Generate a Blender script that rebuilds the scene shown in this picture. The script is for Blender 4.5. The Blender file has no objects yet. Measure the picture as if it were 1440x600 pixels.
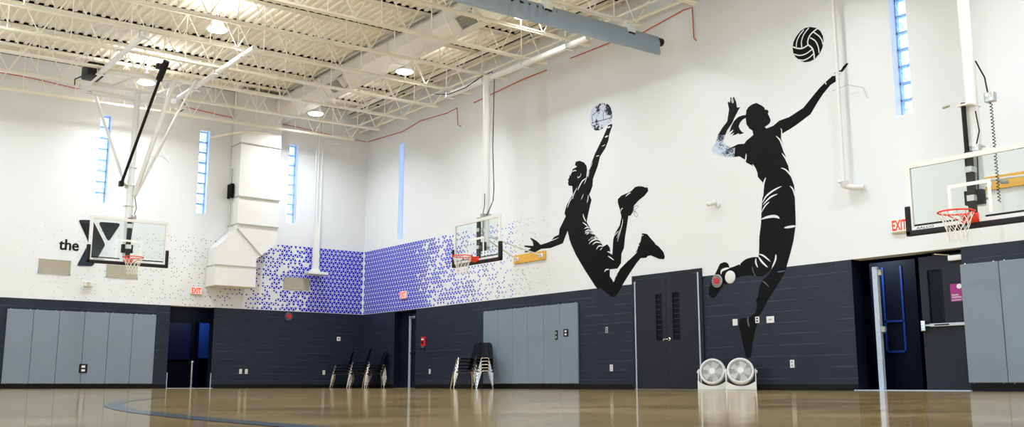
import bpy, bmesh, math, random
from mathutils import Vector, Matrix
from mathutils.geometry import tessellate_polygon
R = math.radians
SC = bpy.context.scene
C = SC.collection

# ------------------------------------------------------------------ camera, world, exposure
cam_d = bpy.data.cameras.new('camera'); cam = bpy.data.objects.new('camera', cam_d); C.objects.link(cam)
cam.location = (-14.991, -26.984, 0.0941)
cam.rotation_euler = (R(90 + 9.896), 0, R(-37.6725))
cam_d.sensor_width = 36; cam_d.lens = 36 * 1380.79 / 1440; cam_d.clip_start = 0.02; cam_d.clip_end = 300
SC.camera = cam
SC.view_settings.view_transform = 'Standard'; SC.view_settings.look = 'None'
SC.view_settings.gamma = 1; SC.view_settings.use_curve_mapping = False
SC.view_settings.exposure = 0.0
LIGHT_W = 112          # watts of each high-bay lamp
UP_W = 44             # watts each lamp spills upward on the deck
LIGHT_COL = (0.90, 0.955, 1.0)
w = bpy.data.worlds.new('sky'); SC.world = w; w.use_nodes = True
bg = w.node_tree.nodes['Background']; bg.inputs[0].default_value = (0.62, 0.80, 1.0, 1); bg.inputs[1].default_value = 4.5

# cool fill light in three tall windows added to the unseen left wall
DAY_W = 175
ADDED_WIN = [(-9.9, -7.4), (-18.2, -15.7), (-26.3, -23.8)]; LWZ = (2.7, 6.3)
for a_, b_ in ADDED_WIN:
    ld = bpy.data.lights.new('window daylight', 'AREA'); ld.shape = 'RECTANGLE'; ld.size = LWZ[1] - LWZ[0]; ld.size_y = b_ - a_; ld.energy = DAY_W; ld.color = (0.66, 0.84, 1.0)
    lo = bpy.data.objects.new('window_daylight', ld); C.objects.link(lo); lo.location = (-16.28, (a_ + b_) / 2, sum(LWZ) / 2); lo.rotation_euler = (0, R(-90), 0)

# ------------------------------------------------------------------ materials
def mat(name, col, rough=0.5, metal=0.0, spec=0.5, emit=None, estr=0.0, coat=0.0):
    m = bpy.data.materials.new(name); m.use_nodes = True
    b = m.node_tree.nodes['Principled BSDF']
    b.inputs['Base Color'].default_value = (*col, 1); b.inputs['Roughness'].default_value = rough
    b.inputs['Metallic'].default_value = metal; b.inputs['Specular IOR Level'].default_value = spec
    b.inputs['Coat Weight'].default_value = coat
    if emit: b.inputs['Emission Color'].default_value = (*emit, 1); b.inputs['Emission Strength'].default_value = estr
    return m
def nodes(m): return m.node_tree.nodes, m.node_tree.links, m.node_tree.nodes['Principled BSDF']
def s2l(*c): return tuple(((x / 255) / 12.92 if x <= 10 else ((x / 255 + .055) / 1.055) ** 2.4) for x in c)
def vary(m, col_a, col_b, scale=8, detail=3, bump=0.0, stretch=(1, 1, 1)):
    n, l, b = nodes(m)
    tc = n.new('ShaderNodeTexCoord'); mp = n.new('ShaderNodeMapping'); mp.inputs['Scale'].default_value = stretch
    no = n.new('ShaderNodeTexNoise'); no.inputs['Scale'].default_value = scale; no.inputs['Detail'].default_value = detail
    mx = n.new('ShaderNodeMix'); mx.data_type = 'RGBA'
    mx.inputs[6].default_value = (*col_a, 1); mx.inputs[7].default_value = (*col_b, 1)
    l.new(tc.outputs['Object'], mp.inputs[0]); l.new(mp.outputs[0], no.inputs['Vector']); l.new(no.outputs['Fac'], mx.inputs[0])
    l.new(mx.outputs[2], b.inputs['Base Color'])
    if bump:
        bu = n.new('ShaderNodeBump'); bu.inputs['Strength'].default_value = bump; bu.inputs['Distance'].default_value = 0.01
        l.new(no.outputs['Fac'], bu.inputs['Height']); l.new(bu.outputs[0], b.inputs['Normal'])
    return m
def block_mat(name, col, joint, rough, axis, spec=0.5, jbump=0.5, tint=1.10):
    """painted concrete block: 8 x 16 inch running bond; axis = 'X' or 'Y', the wall's long direction"""
    m = mat(name, col, rough, spec=spec); n, l, b = nodes(m)
    tc = n.new('ShaderNodeTexCoord'); sp = n.new('ShaderNodeSeparateXYZ'); cb = n.new('ShaderNodeCombineXYZ')
    l.new(tc.outputs['Object'], sp.inputs[0]); l.new(sp.outputs[axis], cb.inputs['X']); l.new(sp.outputs['Z'], cb.inputs['Y'])
    br = n.new('ShaderNodeTexBrick'); br.offset = 0.5; br.inputs['Scale'].default_value = 1.0
    br.inputs['Brick Width'].default_value = 0.4064; br.inputs['Row Height'].default_value = 0.2032
    br.inputs['Mortar Size'].default_value = 0.004; br.inputs['Mortar Smooth'].default_value = 0.35; br.inputs['Bias'].default_value = 0
    c2 = tuple(min(1, x * tint) for x in col)
    br.inputs['Color1'].default_value = (*col, 1); br.inputs['Color2'].default_value = (*c2, 1); br.inputs['Mortar'].default_value = (*(x * .8 if tint > 1 else x for x in col), 1)
    l.new(cb.outputs[0], br.inputs['Vector'])
    if tint > 1:      # bed joints catch more paint: a thin broken pale line at every course
        md = n.new('ShaderNodeMath'); md.operation = 'FLOORED_MODULO'; md.inputs[1].default_value = 0.2032
        lt = n.new('ShaderNodeMath'); lt.operation = 'LESS_THAN'; lt.inputs[1].default_value = 0.0075
        nz = n.new('ShaderNodeTexNoise'); nz.inputs['Scale'].default_value = 1.6; nz.inputs['Detail'].default_value = 3
        rz = n.new('ShaderNodeValToRGB'); rz.color_ramp.elements[0].position = .42; rz.color_ramp.elements[1].position = .58
        mm = n.new('ShaderNodeMath'); mm.operation = 'MULTIPLY'; mc = n.new('ShaderNodeMix'); mc.data_type = 'RGBA'
        l.new(sp.outputs['Z'], md.inputs[0]); l.new(md.outputs[0], lt.inputs[0]); l.new(cb.outputs[0], nz.inputs['Vector']); l.new(nz.outputs['Fac'], rz.inputs[0])
        l.new(lt.outputs[0], mm.inputs[0]); l.new(rz.outputs[0], mm.inputs[1]); l.new(mm.outputs[0], mc.inputs[0])
        l.new(br.outputs['Color'], mc.inputs[6]); mc.inputs[7].default_value = (*joint, 1); l.new(mc.outputs[2], b.inputs['Base Color'])
    else: l.new(br.outputs['Color'], b.inputs['Base Color'])
    no = n.new('ShaderNodeTexNoise'); no.inputs['Scale'].default_value = 60; l.new(cb.outputs[0], no.inputs['Vector'])
    ma = n.new('ShaderNodeMath'); ma.operation = 'MULTIPLY_ADD'; ma.inputs[1].default_value = -1.0
    ml = n.new('ShaderNodeMath'); ml.operation = 'MULTIPLY'; ml.inputs[1].default_value = 0.15
    l.new(no.outputs['Fac'], ml.inputs[0]); l.new(br.outputs['Fac'], ma.inputs[0]); l.new(ml.outputs[0], ma.inputs[2])
    bu = n.new('ShaderNodeBump'); bu.inputs['Strength'].default_value = jbump; bu.inputs['Distance'].default_value = 0.004
    l.new(ma.outputs[0], bu.inputs['Height']); l.new(bu.outputs[0], b.inputs['Normal'])
    return m

WHITE = (0.785, 0.805, 0.83); NAVY = s2l(33, 40, 54); JOINT = s2l(76, 84, 98)
M = {}
M['white_x'] = block_mat('white block wall X', WHITE, WHITE, 0.34, 'X', 0.3, 0.10, 1.0)
M['white_y'] = block_mat('white block wall Y', WHITE, WHITE, 0.34, 'Y', 0.3, 0.10, 1.0)
M['navy_x'] = block_mat('slate block wall X', NAVY, JOINT, 0.42, 'X', 0.3)
M['navy_y'] = block_mat('slate block wall Y', NAVY, JOINT, 0.42, 'Y', 0.3)
M['jamb'] = mat('painted jamb', (0.8, 0.8, 0.8), 0.5)
M['jamb_dark'] = mat('navy jamb', s2l(14, 18, 34), 0.5, spec=0.2)
M['base'] = mat('black rubber base', (0.004, 0.004, 0.005), 0.6, spec=0.2)
M['cream'] = mat('cream ceiling paint', (0.90, 0.86, 0.755), 0.5, spec=0.3)
M['cream2'] = mat('cream steel paint', (0.90, 0.86, 0.755), 0.35)
M['duct'] = vary(mat('painted duct', (0.8, 0.78, 0.73), 0.35), (0.80, 0.775, 0.73), (0.76, 0.735, 0.68), 1.2)
M['dark'] = mat('black void', (0.006, 0.006, 0.006), 0.8, spec=0.1)
M['metal_white'] = mat('white enamelled steel', (0.82, 0.82, 0.81), 0.3)
M['plastic_white'] = mat('white plastic', (0.80, 0.80, 0.80), 0.4)
M['black'] = mat('black paint', (0.005, 0.005, 0.006), 0.45, spec=.25)
M['rubber'] = mat('black padding', (0.010, 0.010, 0.012), 0.55, spec=0.3)
M['vinyl'] = mat('satin black vinyl', (0.003, 0.003, 0.004), 0.4, spec=0.12)
M['stroke'] = mat('wall white strokes', WHITE, 0.34, spec=.3)
M['stroke_navy'] = mat('slate strokes', s2l(88, 96, 108), 0.42)
M['blue'] = mat('blue wall paint', s2l(22, 26, 196), 0.25)
M['ink'] = mat('dark wall paint', s2l(12, 12, 60), 0.25)
M['pane_dark'] = mat('dark door glass', (0.006, 0.007, 0.012), 0.35, spec=0.1)
M['duct_white'] = vary(mat('white painted duct', (0.8, 0.8, 0.79), 0.4), (0.82, 0.82, 0.81), (0.79, 0.785, 0.77), 1.2)
M['logo'] = mat('logo black', (0.006, 0.010, 0.012), 0.08, spec=0.6)
M['pad'] = vary(mat('grey vinyl wall pad', (0.25, 0.28, 0.3), 0.38), s2l(128, 140, 153), s2l(119, 132, 146), 1.3)
M['orange'] = mat('orange rim', (0.85, 0.055, 0.02), 0.35)
M['net'] = mat('white net cord', (0.8, 0.78, 0.74), 0.7)
M['yellow'] = vary(mat('yellow varnished board', (0.85, 0.45, 0.05), 0.35), (0.86, 0.50, 0.07), (0.70, 0.33, 0.03), 3, stretch=(1, .3, 6))
M['chrome'] = mat('chrome', (0.75, 0.75, 0.75), 0.18, metal=1)
M['steel'] = mat('brushed steel', (0.55, 0.55, 0.53), 0.32, metal=1)
M['shell'] = mat('black chair shell', (0.004, 0.005, 0.010), 0.5, spec=0.15)
M['door'] = vary(mat('charcoal door', s2l(45, 48, 56), 0.45, spec=.2), s2l(40, 43, 51), s2l(35, 38, 46), 0.8)
M['red'] = mat('red enamel', (0.55, 0.02, 0.03), 0.35)
M['redwire'] = mat('red cable', (0.60, 0.09, 0.05), 0.5)
M['exit_face'] = mat('exit sign face', (0.9, 0.62, 0.58), 0.5, emit=(1.0, 0.40, 0.36), estr=0.55)
M['exit_red'] = mat('exit sign letters', (0.75, 0.02, 0.01), 0.5, emit=(1.0, 0.03, 0.01), estr=0.35)
M['vent_louvre'] = mat('beige grille', s2l(176, 176, 168), 0.5)
M['vent_stripe'] = mat('tan grille stripes', s2l(196, 176, 142), 0.5)
M['curtain'] = mat('grey curtain vinyl', s2l(150, 165, 182), 0.3)
M['magenta'] = mat('magenta poster', s2l(160, 28, 130), 0.4)
M['lens'] = mat('lamp lens', (1, 1, 1), 0.5, emit=(1.0, 0.98, 0.95), estr=14)
M['tape_blue'] = mat('blue door frame', s2l(18, 62, 150), 0.5)
M['deep_blue'] = mat('deep blue panel', s2l(8, 20, 80), 0.45)
M['fan_grey'] = mat('fan grille', (0.42, 0.43, 0.44), 0.45)
M['poster_white'] = mat('poster white', (0.85, 0.85, 0.85), 0.5)
M['mullion'] = vary(mat('brushed pale post', (0.6, 0.66, 0.72), 0.35), s2l(208, 216, 226), s2l(150, 170, 200), 14)
M['wood_brown'] = mat('tan soffit', s2l(220, 205, 170), 0.5)

# ball and forearm: pale bluish reflections painted into the black vinyl colour
def painted_reflection(name, lo, hi, scale, bias):
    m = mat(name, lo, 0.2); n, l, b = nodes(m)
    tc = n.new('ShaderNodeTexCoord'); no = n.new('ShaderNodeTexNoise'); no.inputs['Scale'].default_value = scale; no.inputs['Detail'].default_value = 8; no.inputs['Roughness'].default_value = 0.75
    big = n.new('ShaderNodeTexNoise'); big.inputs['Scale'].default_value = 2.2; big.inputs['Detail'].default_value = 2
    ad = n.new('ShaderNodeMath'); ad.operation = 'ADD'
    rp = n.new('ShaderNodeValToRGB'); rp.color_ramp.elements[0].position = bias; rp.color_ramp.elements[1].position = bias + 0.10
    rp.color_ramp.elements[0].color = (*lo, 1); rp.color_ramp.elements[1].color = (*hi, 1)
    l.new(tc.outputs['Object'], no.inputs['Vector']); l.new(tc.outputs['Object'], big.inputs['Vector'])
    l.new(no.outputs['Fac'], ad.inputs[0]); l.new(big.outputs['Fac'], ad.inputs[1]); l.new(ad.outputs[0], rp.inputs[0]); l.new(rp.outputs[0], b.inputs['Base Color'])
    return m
M['ball_print'] = painted_reflection('distressed ball print', (0.008, 0.010, 0.03), (0.62, 0.68, 0.80), 14, 0.985)
M['arm_print'] = painted_reflection('distressed arm print', (0.02, 0.03, 0.06), (0.55, 0.66, 0.80), 40, 0.94)

# thin clear backboard glass: mostly transparent with a mirror sheen
g = bpy.data.materials.new('backboard glass'); g.use_nodes = True; n = g.node_tree.nodes; l = g.node_tree.links; n.clear()
o_ = n.new('ShaderNodeOutputMaterial'); mx = n.new('ShaderNodeMixShader'); tr = n.new('ShaderNodeBsdfTransparent'); gl = n.new('ShaderNodeBsdfGlossy')
tr.inputs[0].default_value = (0.95, 0.975, 0.97, 1); gl.inputs['Roughness'].default_value = 0.02
fr = n.new('ShaderNodeLayerWeight'); fr.inputs[0].default_value = 0.5; rp = n.new('ShaderNodeValToRGB')
rp.color_ramp.elements[0].color = (.035, .035, .035, 1); rp.color_ramp.elements[1].color = (.6, .6, .6, 1); rp.color_ramp.elements[0].position = .45
l.new(fr.outputs['Facing'], rp.inputs[0]); l.new(rp.outputs[0], mx.inputs[0]); l.new(tr.outputs[0], mx.inputs[1]); l.new(gl.outputs[0], mx.inputs[2]); l.new(mx.outputs[0], o_.inputs[0]); M['glass'] = g

# glass block: wavy translucent glass, daylight comes through
g = bpy.data.materials.new('glass block'); g.use_nodes = True; n = g.node_tree.nodes; l = g.node_tree.links; n.clear()
o_ = n.new('ShaderNodeOutputMaterial'); m1 = n.new('ShaderNodeMixShader'); tr = n.new('ShaderNodeBsdfTransparent'); rf = n.new('ShaderNodeBsdfTranslucent'); gl = n.new('ShaderNodeBsdfGlossy'); m2 = n.new('ShaderNodeMixShader')
tc = n.new('ShaderNodeTexCoord'); vo = n.new('ShaderNodeTexNoise'); vo.inputs['Scale'].default_value = 9; vo.inputs['Detail'].default_value = 5; vo.inputs['Distortion'].default_value = 1.5
rp = n.new('ShaderNodeValToRGB'); rp.color_ramp.elements[0].position = .40; rp.color_ramp.elements[1].position = .55
rp.color_ramp.elements[0].color = (0.40, 0.58, 0.92, 1); rp.color_ramp.elements[1].color = (1, 1, 1, 1)
l.new(tc.outputs['Object'], vo.inputs['Vector']); l.new(vo.outputs['Fac'], rp.inputs[0]); l.new(rp.outputs[0], tr.inputs[0])
rf.inputs[0].default_value = (0.7, 0.85, 1, 1); gl.inputs['Roughness'].default_value = 0.1
m1.inputs[0].default_value = 0.25; m2.inputs[0].default_value = 0.06
l.new(tr.outputs[0], m1.inputs[1]); l.new(rf.outputs[0], m1.inputs[2]); l.new(m1.outputs[0], m2.inputs[1]); l.new(gl.outputs[0], m2.inputs[2]); l.new(m2.outputs[0], o_.inputs[0]); M['block'] = g
M['mortar_blue'] = mat('pale window mortar', s2l(150, 182, 228), 0.6)

# floor: sealed maple strips
m = mat('sealed maple floor', (0.4, 0.3, 0.18), 0.1); n, l, b = nodes(m)
tc = n.new('ShaderNodeTexCoord')
br = n.new('ShaderNodeTexBrick'); br.offset = 0.37; br.inputs['Scale'].default_value = 1; br.inputs['Brick Width'].default_value = 1.1; br.inputs['Row Height'].default_value = 0.057
br.inputs['Mortar Size'].default_value = 0.0008; br.inputs['Color1'].default_value = (*s2l(230, 203, 144), 1); br.inputs['Color2'].default_value = (*s2l(203, 173, 112), 1); br.inputs['Mortar'].default_value = (*s2l(90, 66, 40), 1)
l.new(tc.outputs['Object'], br.inputs['Vector'])
no = n.new('ShaderNodeTexNoise'); no.inputs['Scale'].default_value = 1.1; no.inputs['Detail'].default_value = 5
mx = n.new('ShaderNodeMix'); mx.data_type = 'RGBA'; mx.blend_type = 'MULTIPLY'; mx.inputs[0].default_value = 0.85
rp = n.new('ShaderNodeValToRGB'); rp.color_ramp.elements[0].position = .35; rp.color_ramp.elements[1].position = .7; rp.color_ramp.elements[0].color = (.40, .35, .28, 1)
l.new(tc.outputs['Object'], no.inputs['Vector']); l.new(no.outputs['Fac'], rp.inputs[0]); l.new(br.outputs['Color'], mx.inputs[6]); l.new(rp.outputs[0], mx.inputs[7]); l.new(mx.outputs[2], b.inputs['Base Color'])
n2 = n.new('ShaderNodeTexNoise'); n2.inputs['Scale'].default_value = 1.6; n2.inputs['Detail'].default_value = 4
bu = n.new('ShaderNodeBump'); bu.inputs['Strength'].default_value = 0.06; bu.inputs['Distance'].default_value = 0.01
l.new(tc.outputs['Object'], n2.inputs['Vector']); l.new(n2.outputs['Fac'], bu.inputs['Height']); l.new(bu.outputs[0], b.inputs['Normal'])
b.inputs['Roughness'].default_value = 0.085; b.inputs['Specular IOR Level'].default_value = 0.5
M['floor'] = m
M['court_line'] = mat('blue grey court line', s2l(96, 108, 122), 0.10, spec=0.3)

# ------------------------------------------------------------------ mesh helper
class MB:
    """collects shapes into one mesh; material chosen per shape"""
    def __init__(s): s.v = []; s.f = []; s.m = []; s.mats = []; s.sm = []
    def mi(s, key):
        if key not in s.mats: s.mats.append(key)
        return s.mats.index(key)
    def add(s, vs, fs, key, smooth=False):
        o = len(s.v); s.v += [tuple(v) for v in vs]; k = s.mi(key)
        for f in fs: s.f.append(tuple(o + i for i in f)); s.m.append(k); s.sm.append(smooth)
        return s
    def box(s, a, b, key, M4=None):
        x0, x1 = sorted((a[0], b[0])); y0, y1 = sorted((a[1], b[1])); z0, z1 = sorted((a[2], b[2]))
        vs = [Vector(p) for p in ((x0,y0,z0),(x1,y0,z0),(x1,y1,z0),(x0,y1,z0),(x0,y0,z1),(x1,y0,z1),(x1,y1,z1),(x0,y1,z1))]
        if M4: vs = [M4 @ v for v in vs]
        return s.add(vs, [(0,3,2,1),(4,5,6,7),(0,1,5,4),(1,2,6,5),(2,3,7,6),(3,0,4,7)], key)
    def bevbox(s, a, b, r, key, M4=None):
        bm = bmesh.new(); bmesh.ops.create_cube(bm, size=1)
        c = [(a[i] + b[i]) / 2 for i in range(3)]; d = [abs(b[i] - a[i]) for i in range(3)]
        for v in bm.verts: v.co = Vector((v.co.x * d[0] + c[0], v.co.y * d[1] + c[1], v.co.z * d[2] + c[2]))
        bmesh.ops.bevel(bm, geom=bm.edges[:], offset=min(r, min(d) * .45), segments=2, affect='EDGES', profile=0.5)
        bm.verts.index_update()
        vs = [(M4 @ v.co if M4 else v.co.copy()) for v in bm.verts]; fs = [tuple(v.index for v in f.verts) for f in bm.faces]; bm.free()
        return s.add(vs, fs, key)
    def tube(s, pts, r, key, n=10, cap=True, closed=False):
        pts = [Vector(p) for p in pts]; N = len(pts); rs = r if isinstance(r, (list, tuple)) else [r] * N
        rings = []; up = None
        for i in range(N):
            if closed: t = pts[(i + 1) % N] - pts[i - 1]
            elif i == 0: t = pts[1] - pts[0]
            elif i == N - 1: t = pts[-1] - pts[-2]
            else: t = (pts[i + 1] - pts[i]).normalized() + (pts[i] - pts[i - 1]).normalized()
            if t.length < 1e-9: t = Vector((0, 0, 1))
            t.normalize()
            if up is None:
                up = Vector((0, 0, 1)) if abs(t.z) < .9 else Vector((1, 0, 0))
            a = t.cross(up)
            if a.length < 1e-6: a = t.cross(Vector((0, 1, 0)))
            a.normalize(); bb = a.cross(t).normalized(); up = bb
            rings.append([pts[i] + a * math.cos(2 * math.pi * k / n) * rs[i] + bb * math.sin(2 * math.pi * k / n) * rs[i] for k in range(n)])
        vs = [v for rg in rings for v in rg]; fs = []
        for i in range(N if closed else N - 1):
            for k in range(n):
                j = (i + 1) % N; fs.append((i * n + k, i * n + (k + 1) % n, j * n + (k + 1) % n, j * n + k))
        if cap and not closed: fs += [tuple(range(n))[::-1], tuple((N - 1) * n + k for k in range(n))]
        return s.add(vs, fs, key, True)
    def lathe(s, prof, key, M4=None, n=32, cap=True):
        """profile [(radius, height)] about local Z"""
        vs = []
        for r_, h in prof:
            for k in range(n): vs.append(Vector((r_ * math.cos(2 * math.pi * k / n), r_ * math.sin(2 * math.pi * k / n), h)))
        if M4: vs = [M4 @ v for v in vs]
        fs = []
        for i in range(len(prof) - 1):
            for k in range(n): fs.append((i * n + k, i * n + (k + 1) % n, (i + 1) * n + (k + 1) % n, (i + 1) * n + k))
        if cap: fs += [tuple(range(n))[::-1], tuple((len(prof) - 1) * n + k for k in range(n))]
        return s.add(vs, fs, key, True)
    def prism(s, pts, fn, d0, d1, key):
        """2-D outline -> prism; fn(u, v, d) gives the 3-D point"""
        n_ = len(pts); tri = tessellate_polygon([[Vector((p[0], p[1], 0)) for p in pts]])
        vs = [fn(p[0], p[1], d0) for p in pts] + [fn(p[0], p[1], d1) for p in pts]
        fs = [tuple(t) for t in tri] + [tuple(n_ + i for i in t[::-1]) for t in tri]
        fs += [(i, (i + 1) % n_, n_ + (i + 1) % n_, n_ + i) for i in range(n_)]
        return s.add(vs, fs, key)
    def build(s, name, parent=None, loc=None, bevel=None, recalc=True):
        me = bpy.data.meshes.new(name)
        off = Vector(loc) if loc is not None else Vector((0, 0, 0))
        me.from_pydata([Vector(v) - off for v in s.v], [], s.f)
        for k in s.mats: me.materials.append(M[k])
        me.polygons.foreach_set('material_index', s.m); me.polygons.foreach_set('use_smooth', s.sm)
        if recalc:
            bm = bmesh.new(); bm.from_mesh(me); bmesh.ops.recalc_face_normals(bm, faces=bm.faces[:]); bm.to_mesh(me); bm.free()
        me.update()
        if any(s.sm):
            try: me.set_sharp_from_angle(angle=R(40))
            except Exception: pass
        o = bpy.data.objects.new(name, me); C.objects.link(o)
        if parent: o.parent = parent
        if loc is not None: o.location = off
        return o
def tag(o, label, cat, group=None, kind=None):
    o['label'] = label; o['category'] = cat
    if group: o['group'] = group
    if kind: o['kind'] = kind
    return o
def thing(name, label, cat, loc=(0, 0, 0), group=None):
    o = bpy.data.objects.new(name, None); o.empty_display_size = 0.1; C.objects.link(o); o.location = loc
    return tag(o, label, cat, group)
def part(mb, name, parent, label=None):
    """mesh given in world coordinates, parented to an empty that only has a location"""
    o = mb.build(name, parent, recalc=True)
    off = Vector((0, 0, 0)); p = parent
    while p is not None: off += p.location; p = p.parent
    o.data.transform(Matrix.Translation(-off))
    if label: o['label'] = label
    return o
def struct(mb, name):
    o = mb.build(name); o['kind'] = 'structure'; return o
def dup(root, loc=None, rotz=None, label=None):
    r = root.copy(); C.objects.link(r)
    if loc is not None: r.location = loc
    if rotz is not None: r.rotation_euler = (0, 0, rotz)
    if label: r['label'] = label
    for ch in list(root.children):
        c = ch.copy(); C.objects.link(c); c.parent = r
        for gch in ch.children:
            d = gch.copy(); C.objects.link(d); d.parent = c
    return r
def text_mesh(txt, size, key, fn, depth=0.004, offset=0.0, xs=1.0):
    """text as a mesh; fn maps (u, v, d) to world"""
    cu = bpy.data.curves.new('t', 'FONT'); cu.body = txt; cu.size = size; cu.offset = offset; cu.extrude = 0
    ob = bpy.data.objects.new('t', cu); C.objects.link(ob)
    dg = bpy.context.evaluated_depsgraph_get(); dg.update()
    me = bpy.data.meshes.new_from_object(ob.evaluated_get(dg))
    vs = [v.co.copy() for v in me.vertices]; fs = [tuple(p.vertices) for p in me.polygons]
    bpy.data.objects.remove(ob); bpy.data.curves.remove(cu)
    mb = MB()
    mb.add([fn(v.x * xs, v.y, depth) for v in vs], fs, key)
    return mb, (max(v.x for v in vs) * xs, max(v.y for v in vs))

Z_BAND = 2.235; L_Y = -28.6; L_X = -16.1
def zc(x): return 7.44 + 0.02 * (x + 1)          # underside of joists: the roof falls gently to the left
def zd(x): return 8.60 + 0.02 * (x + 3)          # underside of deck
ZW = 8.95

# ------------------------------------------------------------------ setting: walls with real openings
def wall(name, axis, pos, out, u0, u1, holes, thick=0.3, wk='white', nk='navy', z1=ZW):
    """axis 'X': wall runs along X at y=pos, extends to pos+out*thick"""
    us = sorted({u0, u1, *[h[0] for h in holes], *[h[1] for h in holes]}); zs = sorted({0, Z_BAND, z1, *[h[2] for h in holes], *[h[3] for h in holes]})
    zs = [z for z in zs if 0 <= z <= z1]
    mb = MB(); sfx = '_x' if axis == 'X' else '_y'
    def P(u, d, z): return (u, pos + out * d, z) if axis == 'X' else (pos + out * d, u, z)
    def solid(i, j):
        if i < 0 or j < 0 or i >= len(us) - 1 or j >= len(zs) - 1: return None
        cu, cz = (us[i] + us[i + 1]) / 2, (zs[j] + zs[j + 1]) / 2
        return not any(h[0] < cu < h[1] and h[2] < cz < h[3] for h in holes)
    for i in range(len(us) - 1):
        for j in range(len(zs) - 1):
            if not solid(i, j): continue
            a, b_, c, d = us[i], us[i + 1], zs[j], zs[j + 1]
            key = (nk if d <= Z_BAND + 1e-6 else wk) + sfx
            mb.add([P(a, 0, c), P(b_, 0, c), P(b_, 0, d), P(a, 0, d)], [(0, 1, 2, 3)], key)
            mb.add([P(a, thick, c), P(b_, thick, c), P(b_, thick, d), P(a, thick, d)], [(0, 1, 2, 3)], key)
            jk = 'jamb' if d > Z_BAND + .3 else 'jamb_dark'
            for di, dj, q in ((-1, 0, [(a, c), (a, d)]), (1, 0, [(b_, c), (b_, d)]), (0, -1, [(a, c), (b_, c)]), (0, 1, [(a, d), (b_, d)])):
                if solid(i + di, j + dj) is False or solid(i + di, j + dj) is None:
                    kk = jk if dj == 0 else ('jamb' if c >= Z_BAND - .01 else 'jamb_dark')
                    mb.add([P(q[0][0], 0, q[0][1]), P(q[1][0], 0, q[1][1]), P(q[1][0], thick, q[1][1]), P(q[0][0], thick, q[0][1])], [(0, 1, 2, 3)], kk)
    o = mb.build(name, recalc=False); o['kind'] = 'structure'; return o

FW = [(-8.12, -7.83), (-5.40, -5.11), (-2.65, -2.36), (-10.86, -10.57), (-13.6, -13.31)]   # far-wall window openings in X
WZ = (4.86, 7.26)
DOOR_F = (-5.95, -4.72, 0, 2.235)
wall('wall_far', 'X', 0.0, 1, L_X, 0.0, [(a, b_, *WZ) for a, b_ in FW] + [DOOR_F])
RW = [(-18.52, -18.22, 4.57, 6.97), (-2.28, -1.99, 4.35, 7.26)]
DOOR_C = (-3.09, -1.92, 0, 2.20); DOOR_R = (-19.15, -17.19, 0, 2.235)
wall('wall_right', 'Y', 0.0, 1, L_Y, 0.0, RW + [DOOR_C, DOOR_R], thick=0.3)
BW = [(-1.45, -1.1), (-4.2, -3.9), (-6.9, -6.6), (-9.7, -9.4)]
wall('wall_back', 'X', L_Y, -1, L_X, 0.0, [(a, b_, *WZ) for a, b_ in BW])
wall('wall_left', 'Y', L_X, -1, L_Y, 0.0, [(a, b_, *LWZ) for a, b_ in ADDED_WIN])
mb = MB(); mb.box((L_X - .3, L_Y - .3, -.05), (3, 3, 0), 'floor'); fl = struct(mb, 'floor')

# fluted steel deck: flutes run along Y, roof falls slightly towards -X
mb = MB(); x = 0.3; pitch = 0.203; prof = []
while x > L_X - .3:
    for dx, dz in ((0, 0), (-.07, 0), (-.085, .045), (-.188, .045)): prof.append((x + dx, zd(x + dx) + dz))
    x -= pitch
vs = []
for px_, pz in prof: vs += [(px_, L_Y - .3, pz), (px_, .3, pz)]
fs = [(2 * i, 2 * i + 1, 2 * i + 3, 2 * i + 2) for i in range(len(prof) - 1)]
mb.add(vs, fs, 'cream'); mb.box((L_X - .3, L_Y - .3, ZW + .1), (.3, .3, ZW + .2), 'dark'); struct(mb, 'ceiling')

# glass block windows
def window(i, axis, pos, out, u0, u1, z0, z1, depth=0.17):
    mb = MB(); P = (lambda u, d, z: (u, pos + out * d, z)) if axis == 'X' else (lambda u, d, z: (pos + out * d, u, z))
    nb = int(round((z1 - z0) / 0.30)); h = (z1 - z0) / nb
    for k in range(nb):
        a = z0 + k * h
        mb.bevbox(P(u0 + .012, depth, a + .012), P(u1 - .012, depth + .09, a + h - .012), .02, 'block')
    for k in range(nb + 1):
        mb.box(P(u0, depth + .004, z0 + k * h - .018 if k else z0), P(u1, depth + .086, z0 + k * h + .018 if k < nb else z1), 'mortar_blue')
    for u in (u0, u1): mb.box(P(u - .0, depth + .004, z0), P(u + (.02 if u == u0 else -.02), depth + .086, z1), 'mortar_blue')
    struct(mb, 'window_%d' % i)
k = 1
for a, b_ in FW: window(k, 'X', 0, 1, a, b_, *WZ); k += 1
for h in RW: window(k, 'Y', 0, 1, h[0], h[1], h[2], h[3]); k += 1
for a, b_ in BW: window(k, 'X', L_Y, -1, a, b_, *WZ); k += 1

for a, b_ in ADDED_WIN:  # frames of the added, unseen windows that carry the daylight fill
    mb = MB()
    for q in range(4):
        y = a + (b_ - a) * q / 3; mb.box((L_X - .10, y - .03, LWZ[0]), (L_X - .04, y + .03, LWZ[1]), 'metal_white')
    for q in range(4):
        z = LWZ[0] + (LWZ[1] - LWZ[0]) * q / 3; mb.box((L_X - .10, a, z - .03), (L_X - .04, b_, z + .03), 'metal_white')
    struct(mb, 'window_%d' % k); k += 1

# rubber base along the walls
def base_run(name, runs):
    mb = MB()
    for (a, b_) in runs: mb.box((*a, 0), (*b_, .105), 'base')
    struct(mb, name)
base_run('baseboard_far', [((L_X, 0), (DOOR_F[0], -.012)), ((DOOR_F[1], 0), (0, -.012))])
base_run('baseboard_right', [((0, 0), (-.012, DOOR_C[1])), ((0, DOOR_C[0]), (-.012, -11.86)), ((0, -13.79), (-.012, DOOR_R[1])), ((0, DOOR_R[0]), (-.012, L_Y))])
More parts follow.
